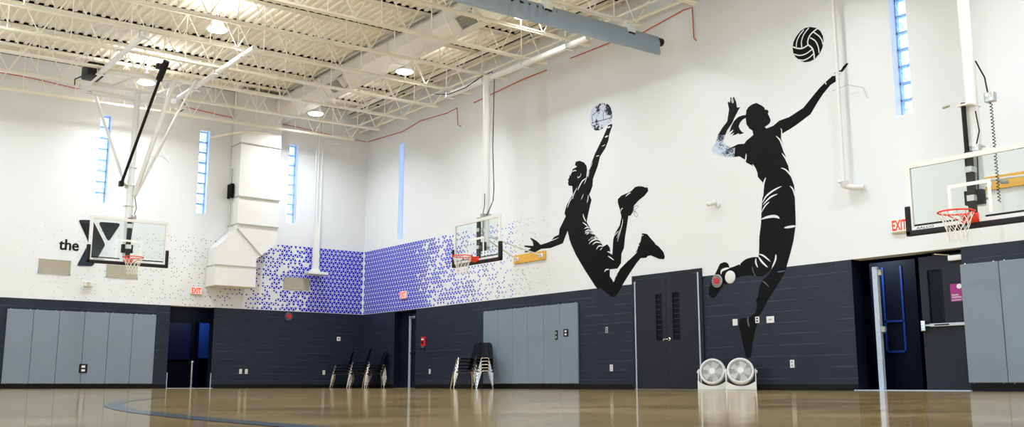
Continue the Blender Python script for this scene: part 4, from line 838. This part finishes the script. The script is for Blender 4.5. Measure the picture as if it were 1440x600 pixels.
# local +Y (outward) -> world -Y ; local X -> world -X
Mx = Matrix.Translation((hx, hy, 0)) @ Matrix.Rotation(R(180), 4, 'Z')
hoop_parts(o, Mx, 2.945, 3.05)
mb = MB(); mb.tube([(hx, hy + .20, 3.1), (hx, hy + .20, 5.0)], .085, 'metal_white', 16); mb.tube([(hx, hy + .2, 4.9), (hx + .02, hy + .2, 7.2)], .075, 'metal_white', 16)
for zz in (4.35, 4.85, 5.3): mb.box((hx - .12, hy + .09, zz), (hx + .12, hy + .31, zz + .02), 'metal_white')
mb.box((hx - .06, hy + .02, 3.3), (hx + .06, hy + .2, 3.4), 'metal_white'); mb.box((hx - .06, hy + .02, 3.8), (hx + .06, hy + .2, 3.9), 'metal_white')
part(mb, 'mast', o, 'white vertical mast')
mb = MB(); mb.tube([(hx - .25, hy + .10, 4.86), (hx + .03, -4.68, 7.38)], .035, 'black', 12); mb.bevbox((hx - .30, hy + .05, 4.80), (hx - .2, hy + .18, 4.93), .01, 'black'); mb.tube([(hx - .25, hy + .12, 4.86), (hx, hy + .2, 4.86)], .02, 'steel', 8)
mb.tube([(hx - .01, -4.48, 7.10), (hx + .05, -4.78, 7.50)], .075, 'black', 12); mb.bevbox((hx - .12, -4.66, 7.34), (hx + .12, -4.52, 7.46), .01, 'black')
part(mb, 'lift_strut', o, 'black telescopic strut')
for nm, a, b_, r_ in (('diagonal_brace', (hx + .08, hy + .12, 4.62), (-7.62, -4.40, 7.32), .055), ('side_brace', (hx - .09, hy + .22, 4.78), (-9.02, -2.78, 7.02), .038), ('side_brace', (hx + .12, hy + .2, 4.62), (-6.92, -2.78, 7.02), .038), ('side_brace', (-7.86, -3.45, 5.15), (-7.15, -4.4, 7.3), .022)):
    mb = MB(); mb.tube([a, b_], r_, 'metal_white', 12); part(mb, nm, o)
mb = MB(); mb.tube([(hx + .18, -3.3, 5.5), (-7.55, -3.5, 5.55), (-7.35, -3.5, 5.4)], .014, 'metal_white', 6); mb.tube([(-7.85, -3.3, 5.5), (-7.7, -3.35, 5.25)], .014, 'metal_white', 6); part(mb, 'cable_hook', o)
mb = MB()
mb.tube([(-9.22, -2.8, 7.25), (-6.95, -2.8, 7.27)], .06, 'metal_white', 12); mb.tube([(-9.1, -2.8, 7.02), (-6.80, -2.8, 7.04)], .06, 'metal_white', 12)
for xx, ye in ((-9.2, -7.25), (-7.02, -7.6)):
    mb.tube([(xx, -2.5, zc(xx) - .085), (xx, ye, zc(xx) - .085)], .065, 'metal_white', 14)
for xx in (-9.2, -7.02):
    for yj in JY:
        if -7.6 < yj < -2.4:
            for s in (-.09, .09): mb.tube([(xx + s, yj, zc(xx) + .08), (xx + s, yj, zc(xx) - .16)], .009, 'steel', 5)
            mb.box((xx - .12, yj - .04, zc(xx) - .165), (xx + .12, yj + .04, zc(xx) - .15), 'metal_white')
    mb.tube([(xx, -2.8, 6.95), (xx, -2.8, zc(xx))], .05, 'metal_white', 10)
for xx in (-8.6, -7.55): mb.tube([(xx, -2.8, 7.27), (xx + .25, -4.2, zc(xx) - .04)], .03, 'metal_white', 8)
mb.tube([(-9.2, -4.1, zc(-9) - .08), (-7.02, -4.3, zc(-7) - .08)], .045, 'metal_white', 10)
part(mb, 'roof_frame', o, 'white pipe frame clamped under the joists')
mb = MB(); mb.bevbox((-9.46, -3.85, 7.14), (-9.08, -3.25, 7.46), .04, 'rubber'); mb.tube([(-9.3, -3.5, 7.3), (-9.55, -3.1, 7.18), (-9.5, -2.9, 7.1)], .014, 'black', 6); mb.box((-9.3, -3.6, 7.46), (-9.2, -3.5, 7.52), 'red'); part(mb, 'winch', o, 'black winch motor with red tag')
mb = MB(); mb.tube([(-9.1, -2.75, 7.33), (-8.3, -2.75, 7.27), (-7.2, -2.75, 7.30), (-6.9, -2.75, 7.25), (-6.78, -2.8, 7.05), (-6.95, -2.8, 6.9)], .012, 'black', 6); part(mb, 'cable', o, 'black power cable')

# side hoops hung near the right wall (fixed pole)
def side_hoop(yc, zb, z_rim, height, label, z_pole, extra):
    xb = -2.0
    o = thing('basketball_hoop', label, 'basketball hoop', (xb, yc, zb), 'ceiling hung basketball hoops')
    Mx = Matrix.Translation((xb, yc, 0)) @ Matrix.Rotation(R(90), 4, 'Z')   # local +Y -> world -X, local X -> world Y
    hoop_parts(o, Mx, zb, z_rim, True, height)
    xp = xb + .27
    mb = MB(); mb.tube([(xp, yc, zb + .3), (xp, yc, z_pole)], .085, 'metal_white', 18)
    mb.box((xb + .02, yc - .05, z_rim + .2), (xp, yc + .05, z_rim + .28), 'metal_white'); mb.box((xb + .02, yc - .05, z_rim + .6), (xp, yc + .05, z_rim + .68), 'metal_white')
    mb.box((xp - .11, yc - .10, zb + height + .12), (xp + .10, yc + .10, zb + height + .14), 'metal_white')
    part(mb, 'mast', o, 'white ceiling pole')
    mb = MB(); mb.tube([(xp + .02, yc - .09, z_rim + .5), (-.075, yc - .36 if extra else yc + .05, 3.18)], .017, 'metal_white', 8); mb.tube([(xp + .02, yc + .09, z_rim + .5), (-.075, yc + .45, 3.19)] if extra else [(xp + .02, yc + .09, z_rim + .5), (-.075, yc + .98, 3.18)], .017, 'metal_white', 8)
    mb.tube([(xp + .3, yc - .1 - (.05 if extra else -.15), z_rim + .51), (xp + .55, yc - .14 if extra else yc + .15, z_rim + .54)], .028, 'vent_louvre', 10)
    part(mb, 'wall_brace', o, 'white tubes reaching the wall board')
    return o, xp
zt_ = zc(-1.7) - .09
o, xp = side_hoop(-8.82, 2.86, 2.965, 1.0, 'side basketball hoop hung in front of the blue triangles on right wall', zt_, False)
mb = MB(); mb.tube([(-1.62, -7.05, zt_ - .02), (-1.62, -12.3, zt_ - .02)], .07, 'metal_white', 14)
for yj in JY:
    if -12.3 < yj < -7.05:
        for s in (-.09, .09): mb.tube([(-1.62 + s, yj, zt_ - .1), (-1.62 + s, yj, zt_ + .16)], .009, 'steel', 5)
        mb.box((-1.74, yj - .04, zt_ - .11), (-1.50, yj + .04, zt_ - .095), 'metal_white')
mb.tube([(-1.62, -8.82, zt_), (xp, -8.82, zt_ - .03)], .07, 'metal_white', 12)
part(mb, 'roof_pipe', o, 'white pipe clamped under the joist ends')
mb = MB(); mb.tube([(-1.75, -6.6, 7.42), (-1.72, -7.2, 7.28), (-1.7, -7.9, 7.28), (-1.68, -8.5, 7.40), (-1.6, -8.86, 7.46), (-1.62, -8.98, 7.2), (-1.63, -8.94, 5.6), (-1.60, -8.95, 4.6), (-1.66, -9.0, 4.3), (-1.78, -8.92, 3.95)], .011, 'black', 6); part(mb, 'cable', o, 'black power cable')
def board(y0, y1, z0, z1, label):
    o = thing('wall_board', label, 'mounting board', (0, (y0 + y1) / 2, z0), 'yellow mounting boards on the right wall')
    mb = MB(); mb.bevbox((-.045, y0, z0), (-.002, y1, z1), .006, 'yellow'); part(mb, 'plank', o)
    mb = MB()
    for y in (y0 - .14, y1 + .14) if y0 > y1 else (y0 + .14, y1 - .14):
        mb.bevbox((-.06, y - .07, (z0 + z1) / 2 - .05), (-.045, y + .07, (z0 + z1) / 2 + .05), .004, 'metal_white'); mb.lathe([(.02, 0), (.02, .03), (.001, .032)], 'steel', Matrix.Translation((-.06, y, (z0 + z1) / 2)) @ Matrix.Rotation(R(-90), 4, 'Y'), 10)
    part(mb, 'bracket', o, 'white bracket plates')
board(-7.69, -8.92, 3.07, 3.28, 'yellow mounting board on right wall beside the silhouette hand')
board(-19.55, -21.6, 3.06, 3.27, 'yellow mounting board behind the right hoop backboard')
o, xp = side_hoop(-20.38, 2.235, 2.37, 1.0, 'lowered basketball hoop at right in front of the open doorway', zt_, True)
mb = MB(); mb.tube([(-1.62, -18.4, zt_), (-1.62, -22.4, zt_)], .07, 'metal_white', 14); part(mb, 'roof_pipe', o)
mb = MB(); mb.tube([(-1.87, -20.33, 2.6), (-1.87, -20.33, 3.98)], .032, 'black', 12); mb.bevbox((-1.93, -20.46, 3.93), (-1.64, -20.26, 3.955), .006, 'metal_white'); mb.tube([(-2.0, -20.2, 3.95), (-2.0, -20.1, 3.94)], .02, 'steel', 8); part(mb, 'lift_strut', o, 'black strut beside the pole')
mb = MB(); mb.bevbox((-1.66, -20.66, 3.98), (-1.56, -20.52, 4.12), .012, 'steel'); mb.tube([(-1.61, -20.56, 4.12), (-1.62, -20.54, 4.35), (-1.68, -20.46, 4.6)], .011, 'black', 6)
cp = [(-1.61 + .018 * math.cos(t * .9), -20.59 + .018 * math.sin(t * .9), 3.98 - t * .0068) for t in range(210)]; mb.tube(cp, .006, 'black', 5); part(mb, 'coiled_cable', o, 'grey box with black coiled cable')

# ------------------------------------------------------------------ divider curtain roll
o = thing('divider_curtain', 'long rolled grey divider curtain hanging under the joists across the hall', 'curtain', (-.5, -13.3, 7.0))
mb = MB(); XA, XB = -.62, -15.6
prof = [(-13.34, 7.27), (-13.38, 7.24), (-13.42, 7.12), (-13.41, 6.98), (-13.43, 6.88), (-13.41, 6.84), (-13.37, 6.845), (-13.34, 6.92), (-13.33, 7.1), (-13.30, 7.26)]
NX = 220; vs = []; n_ = len(prof)
for i in range(NX + 1):
    x = XA + (XB - XA) * i / NX; s = max(0, min(1, (-2.9 - x) / 1.0))
    for k, (yy, zz) in enumerate(prof):
        wob = (.020 * math.sin(x * 34 + 1.5 * math.sin(x * 5)) * s * (1 if 1 <= k <= 3 else .25)) + .004 * math.sin(x * 3)
        vs.append((x, yy - wob, zz + .02 * (x - XA) * 1.0))
fs = [(i * n_ + k, i * n_ + (k + 1) % n_, (i + 1) * n_ + (k + 1) % n_, (i + 1) * n_ + k) for i in range(NX) for k in range(n_)] + [tuple(range(n_)), tuple(NX * n_ + k for k in range(n_))]
mb.add(vs, fs, 'curtain', True); part(mb, 'fabric', o)
mb = MB(); mb.tube([(XA + .10, -13.33, 7.16), (XB, -13.33, 6.86)], .07, 'black', 14); mb.tube([(XA + .02, -13.33, 7.16), (XA + .13, -13.33, 7.16)], .085, 'black', 16); part(mb, 'roller', o, 'black roller end')
for xx in (-1.45, -3.65, -6.3, -9.5, -12.7):
    mb = MB(); zz = 7.27 + .02 * (xx - XA)
    mb.bevbox((xx - .09, -13.46, zz - .11), (xx + .09, -13.28, zz + .05), .01, 'metal_white'); mb.tube([(xx, -13.3, zz), (xx, -13.23, zc(xx) + .02)], .03, 'metal_white', 8)
    mb.box((xx - .08, -13.44, zz - .14), (xx + .08, -13.40, zz - .11), 'black'); part(mb, 'hanger', o, 'white hanger bracket')

# ------------------------------------------------------------------ small wall items
o = thing('drop_pipe', 'white vertical pipe with elbow camera on right wall beside volleyball player hand', 'pipe', (-.08, -17.34, 3.5))
mb = MB(); mb.tube([(-.17, -17.25, 7.9), (-.17, -17.25, 3.62)], .032, 'metal_white', 12); part(mb, 'tube', o)
mb = MB(); mb.bevbox((-.26, -17.32, 3.56), (-.10, -17.18, 3.60), .008, 'plastic_white'); mb.lathe([(.075, 0), (.075, .05), (.05, .10), (.001, .11)], 'plastic_white', Matrix.Translation((-.17, -17.27, 3.57)) @ Matrix.Rotation(R(180), 4, 'X'), 20); mb.tube([(-.17, -17.27, 3.5), (-.12, -17.42, 3.46), (-.06, -17.56, 3.45)], .05, 'plastic_white', 12); part(mb, 'camera_head', o)
mb = MB(); mb.tube([(-.16, -17.12, 5.25), (-.14, -17.42, 5.3), (-.05, -17.67, 5.2), (-.03, -17.72, 5.0)], .005, 'vent_louvre', 5); part(mb, 'wire', o)
o = thing('security_camera', 'small white bullet camera on right wall between the two players', 'camera', (0, -14.28, 3.6))
mb = MB(); mb.lathe([(.06, 0), (.06, .03), (.03, .05)], 'plastic_white', MR(-14.28, 3.62), 16); mb.tube([(-.04, -14.28, 3.62), (-.1, -14.26, 3.62)], .018, 'plastic_white', 8); part(mb, 'mount', o)
mb = MB(); mb.tube([(-.08, -14.30, 3.67), (-.16, -14.15, 3.63)], .045, 'plastic_white', 14); part(mb, 'body', o)
mb = MB(); mb.tube([(-.16, -14.15, 3.63), (-.165, -14.141, 3.628)], .03, 'black', 12); part(mb, 'lens_cap', o, 'black lens')
o = thing('hanging_speaker', 'flat white box hung on thin rods in front of the blue triangles', 'speaker', (-1.75, -.3, 3.3))
mb = MB(); mb.bevbox((-2.07, -.42, 3.33), (-1.42, -.08, 3.42), .02, 'metal_white'); mb.bevbox((-1.92, -.34, 3.42), (-1.66, -.16, 3.50), .02, 'metal_white'); part(mb, 'housing', o)
mb = MB()
for xx in (-1.88, -1.80, -1.68): mb.tube([(xx, -.25, 3.45), (xx, -.25, 8.60)], .014, 'metal_white', 8)
mb.tube([(-1.88, -.25, 6.9), (-1.6, -.3, 7.35), (-1.2, -.4, 7.42)], .012, 'cream2', 6); mb.box((-1.86, -.26, 3.45), (-1.70, -.23, 4.9), 'metal_white'); part(mb, 'rod', o)

# ------------------------------------------------------------------ fans
def fan(loc, rz, tilt, label):
    o = thing('floor_fan', label, 'fan', loc, 'white round floor fans'); o.rotation_euler = (0, 0, rz)
    ch = []
    H = .335; Tm = Matrix.Translation((0, 0, H)) @ Matrix.Rotation(R(90) - tilt, 4, 'X')    # local +Z of lathe -> -Y (front)
    mb = MB(); mb.lathe([(.205, .075), (.225, .085), (.245, .07), (.25, .03), (.245, -.05), (.22, -.075), (.20, -.075), (.21, .0), (.205, .075)], 'plastic_white', Tm, 40, cap=False); ch.append(mb.build('fan_ring', o))
    mb = MB(); mb.lathe([(.001, .092), (.055, .09), (.06, .08), (.06, .07)], 'plastic_white', Tm, 28, cap=False)
    ch.append(mb.build('hub_cap', o))
    mb = MB()
    for k in range(48):
        a = k * math.pi / 24; b2 = a + .16
        mb.tube([Tm @ Vector((.058 * math.cos(a), .058 * math.sin(a), .083)), Tm @ Vector((.13 * math.cos(a + .1), .13 * math.sin(a + .1), .092)), Tm @ Vector((.208 * math.cos(b2), .208 * math.sin(b2), .080))], .0032, 'plastic_white', 4, cap=False)
    for rr in (.10, .15): mb.tube([Tm @ Vector((rr * math.cos(t * math.pi / 16), rr * math.sin(t * math.pi / 16), .088)) for t in range(32)], .0022, 'plastic_white', 4, closed=True)
    ch.append(mb.build('grille', o))
    mb = MB()
    for k in range(5):
        a = k * 2 * math.pi / 5; pts = []
        for r_, wd, h in ((.03, .16, .012), (.10, .36, .03), (.16, .42, .034), (.195, .34, .03)):
            pts.append((r_, a, wd, h))
        vs = []
        for r_, aa, wd, h in pts: vs += [Tm @ Vector((r_ * math.cos(aa - wd), r_ * math.sin(aa - wd), .02 - h)), Tm @ Vector((r_ * math.cos(aa + wd), r_ * math.sin(aa + wd), .02 + h))]
        fs = [(2 * i, 2 * i + 1, 2 * i + 3, 2 * i + 2) for i in range(3)]
        mb.add(vs, fs, 'metal_white', True)
    mb.lathe([(.205, -.06), (.001, -.06)], 'fan_grey', Tm, 30, cap=False)
    ch.append(mb.build('blade', o)); ch[-1]['label'] = 'grey shaded fan blades'
    mb = MB()
    for s in (-1, 1):
        mb.prism([(-.10, 0), (.10, 0), (.045, H + .03), (.02, H + .055), (-.02, H + .055), (-.045, H + .03)], lambda u, v, d, s=s: (s * (.262 + d), u, v), 0, .014, 'plastic_white')
        mb.lathe([(.03, 0), (.03, .02), (.015, .03)], 'plastic_white', Matrix.Translation((s * .276, 0, H)) @ Matrix.Rotation(R(90 * s), 4, 'Y'), 16)
        mb.tube([(s * .235, 0, H), (s * .27, 0, H)], .015, 'plastic_white', 8)
    n_ = 12; pts = [(-.276, .0)] + [(-.276 + .552 * i / n_, .075 + .10 * (abs(i / n_ - .5) * 2) ** 2.2) for i in range(n_ + 1)] + [(.276, 0)]
    mb.prism(pts, lambda u, v, d: (u, -.10 + d, v), 0, .012, 'plastic_white'); mb.box((-.276, -.10, 0), (.276, .10, .012), 'plastic_white')
    ch.append(mb.build('stand', o))
    return o
fan((-.42, -14.36, 0), R(-62), R(12), 'white round floor fan, left of the pair, under the silhouette foot')
fan((-.42, -15.02, 0), R(-50), R(18), 'white round floor fan, right of the pair, tilted slightly upward')

# ------------------------------------------------------------------ stacking chairs
def chair_proto(loc, rz, label, group):
    o = thing('stacking_chair', label, 'chair', loc, group); o.rotation_euler = (0, 0, rz)
    mb = MB(); nx, ny = 8, 8; vs = []
    for j in range(ny + 1):
        v = j / ny
        for i in range(nx + 1):
            u = i / nx * 2 - 1; x = u * .225 * (1 - .06 * v); y = -.22 + .42 * v; z = .44 + .018 * u * u - .022 * math.sin(math.pi * v) - (.03 * (1 - v * 5) if v < .2 else 0)
            vs.append((x, y, z))
    q = len(vs); vs += [(a, b_, c - .012) for a, b_, c in vs]
    W_ = nx + 1; fs = []
    for j in range(ny):
        for i in range(nx):
            a = j * W_ + i; fs.append((a, a + 1, a + W_ + 1, a + W_)); fs.append((q + a, q + a + W_, q + a + W_ + 1, q + a + 1))
    for i in range(nx): fs.append((i, q + i, q + i + 1, i + 1)); e = ny * W_ + i; fs.append((e, e + 1, q + e + 1, q + e))
    for j in range(ny): a = j * W_; fs.append((a, a + W_, q + a + W_, q + a)); e = a + nx; fs.append((e, q + e, q + e + W_, e + W_))
    mb.add(vs, fs, 'shell', True); mb.build('seat', o)
    mb = MB(); vs = []
    prof = [(-.21, .47, .17), (-.205, .52, .205), (-.21, .60, .222), (-.205, .68, .24), (-.19, .76, .262), (-.15, .81, .278), (-.09, .825, .285)]
    for hw, z, y in prof:
        for i in range(9):
            u = i / 8 * 2 - 1; vs.append((-hw * u if False else (.20 - .10 * (1 - abs(hw) / .21) * 1.6) * u, y - .03 * u * u, z))
    q = len(vs); vs += [(a, b_ + .012, c) for a, b_, c in vs]; fs = []; P_ = len(prof)
    for j in range(P_ - 1):
        for i in range(8):
            a = j * 9 + i; fs.append((a, a + 1, a + 10, a + 9)); fs.append((q + a, q + a + 9, q + a + 10, q + a + 1))
    for i in range(8): fs.append((i, q + i, q + i + 1, i + 1)); e = (P_ - 1) * 9 + i; fs.append((e, e + 1, q + e + 1, q + e))
    for j in range(P_ - 1): a = j * 9; fs.append((a, a + 9, q + a + 9, q + a)); e = a + 8; fs.append((e, q + e, q + e + 9, e + 9))
    mb.add(vs, fs, 'shell', True); mb.build('backrest', o)
    for s in (-1, 1):
        mb = MB(); yt = s * .235; yb = s * .285
        mb.tube([(-.205, yb, .006), (-.125, (yt + yb) / 2, .27), (-.088, yt, .405), (-.07, yt, .428), (.07, yt, .428), (.088, yt, .405), (.125, (yt + yb) / 2, .27), (.205, yb, .006)], .0125, 'chrome', 8)
        fr_ = mb.build('leg_frame', o, recalc=True); fr_['label'] = 'bent chrome front frame' if s < 0 else 'bent chrome rear frame'
    mb = MB(); mb.tube([(-.06, -.235, .428), (-.06, .235, .428)], .009, 'chrome', 6); mb.tube([(.06, -.235, .428), (.06, .235, .428)], .009, 'chrome', 6); mb.build('crossbar', o)
    return o
proto = None
def stack(x, y, rz, n, where, group, step=.08, lean=(0, 0)):
    global proto
    nm = {1: ['only'], }.get(n, ['bottom', 'second from bottom', 'third from bottom', 'fourth from bottom', 'fifth from bottom', 'sixth from bottom'][:n - 1] + ['topmost'])
    for k in range(n):
        c, s_ = math.cos(rz), math.sin(rz); off = .024 * k
        loc = (x - s_ * off, y + c * off, k * step); lb = 'black stacking chair, %s %s' % (nm[k], where)
        if proto is None: proto = chair_proto(loc, rz, lb, group); o = proto
        else: o = dup(proto, loc, rz, lb); o['group'] = group
stack(-.50, -7.12, R(-35.5), 5, 'of the stack against the grey pads', 'chairs stacked beside the grey pads')
stack(-.60, -6.33, R(-112), 5, 'of the stack left of the grey pads', 'chairs stacked beside the grey pads')
stack(-.40, -1.45, R(-110), 4, 'of the corner stack nearest the corner doorway', 'chairs stacked in the room corner')
stack(-.68, -1.02, R(-125.6), 5, 'of the tallest corner stack', 'chairs stacked in the room corner')
stack(-.98, -.55, R(-125.6), 4, 'of the leftmost corner stack', 'chairs stacked in the room corner')

# ------------------------------------------------------------------ court line
mb = MB(); cx_, cy_ = -9.2, -20.9
def arc(cx_, cy_, r, a0, a1, wd, n_=120):
    vs = []
    for i in range(n_ + 1):
        a = a0 + (a1 - a0) * i / n_
        for rr in (r - wd / 2, r + wd / 2): vs.append((cx_ + rr * math.cos(a), cy_ + rr * math.sin(a), .0012))
    return vs, [(2 * i, 2 * i + 1, 2 * i + 3, 2 * i + 2) for i in range(n_)]
def circ3(a, b_, c):
    ax, ay = a; bx, by = b_; cx, cy = c; d = 2 * (ax * (by - cy) + bx * (cy - ay) + cx * (ay - by))
    ux = ((ax*ax+ay*ay)*(by-cy)+(bx*bx+by*by)*(cy-ay)+(cx*cx+cy*cy)*(ay-by))/d; uy = ((ax*ax+ay*ay)*(cx-bx)+(bx*bx+by*by)*(ax-cx)+(cx*cx+cy*cy)*(bx-ax))/d
    return ux, uy, math.hypot(ax - ux, ay - uy)
ux, uy, rr_ = circ3((-12.79, -20.07), (-13.70, -22.5), (-13.97, -24.6))
a0 = math.atan2(-19.6 - uy, -12.5 - ux); a1 = math.atan2(-25.6 - uy, -13.9 - ux) % (2 * math.pi)
vs, fs = arc(ux, uy, rr_, a0, a1, .085); mb.add(vs, fs, 'court_line')
tag(mb.build('court_arc', recalc=False), 'curved blue grey court line painted on the shiny floor at lower left', 'court line')
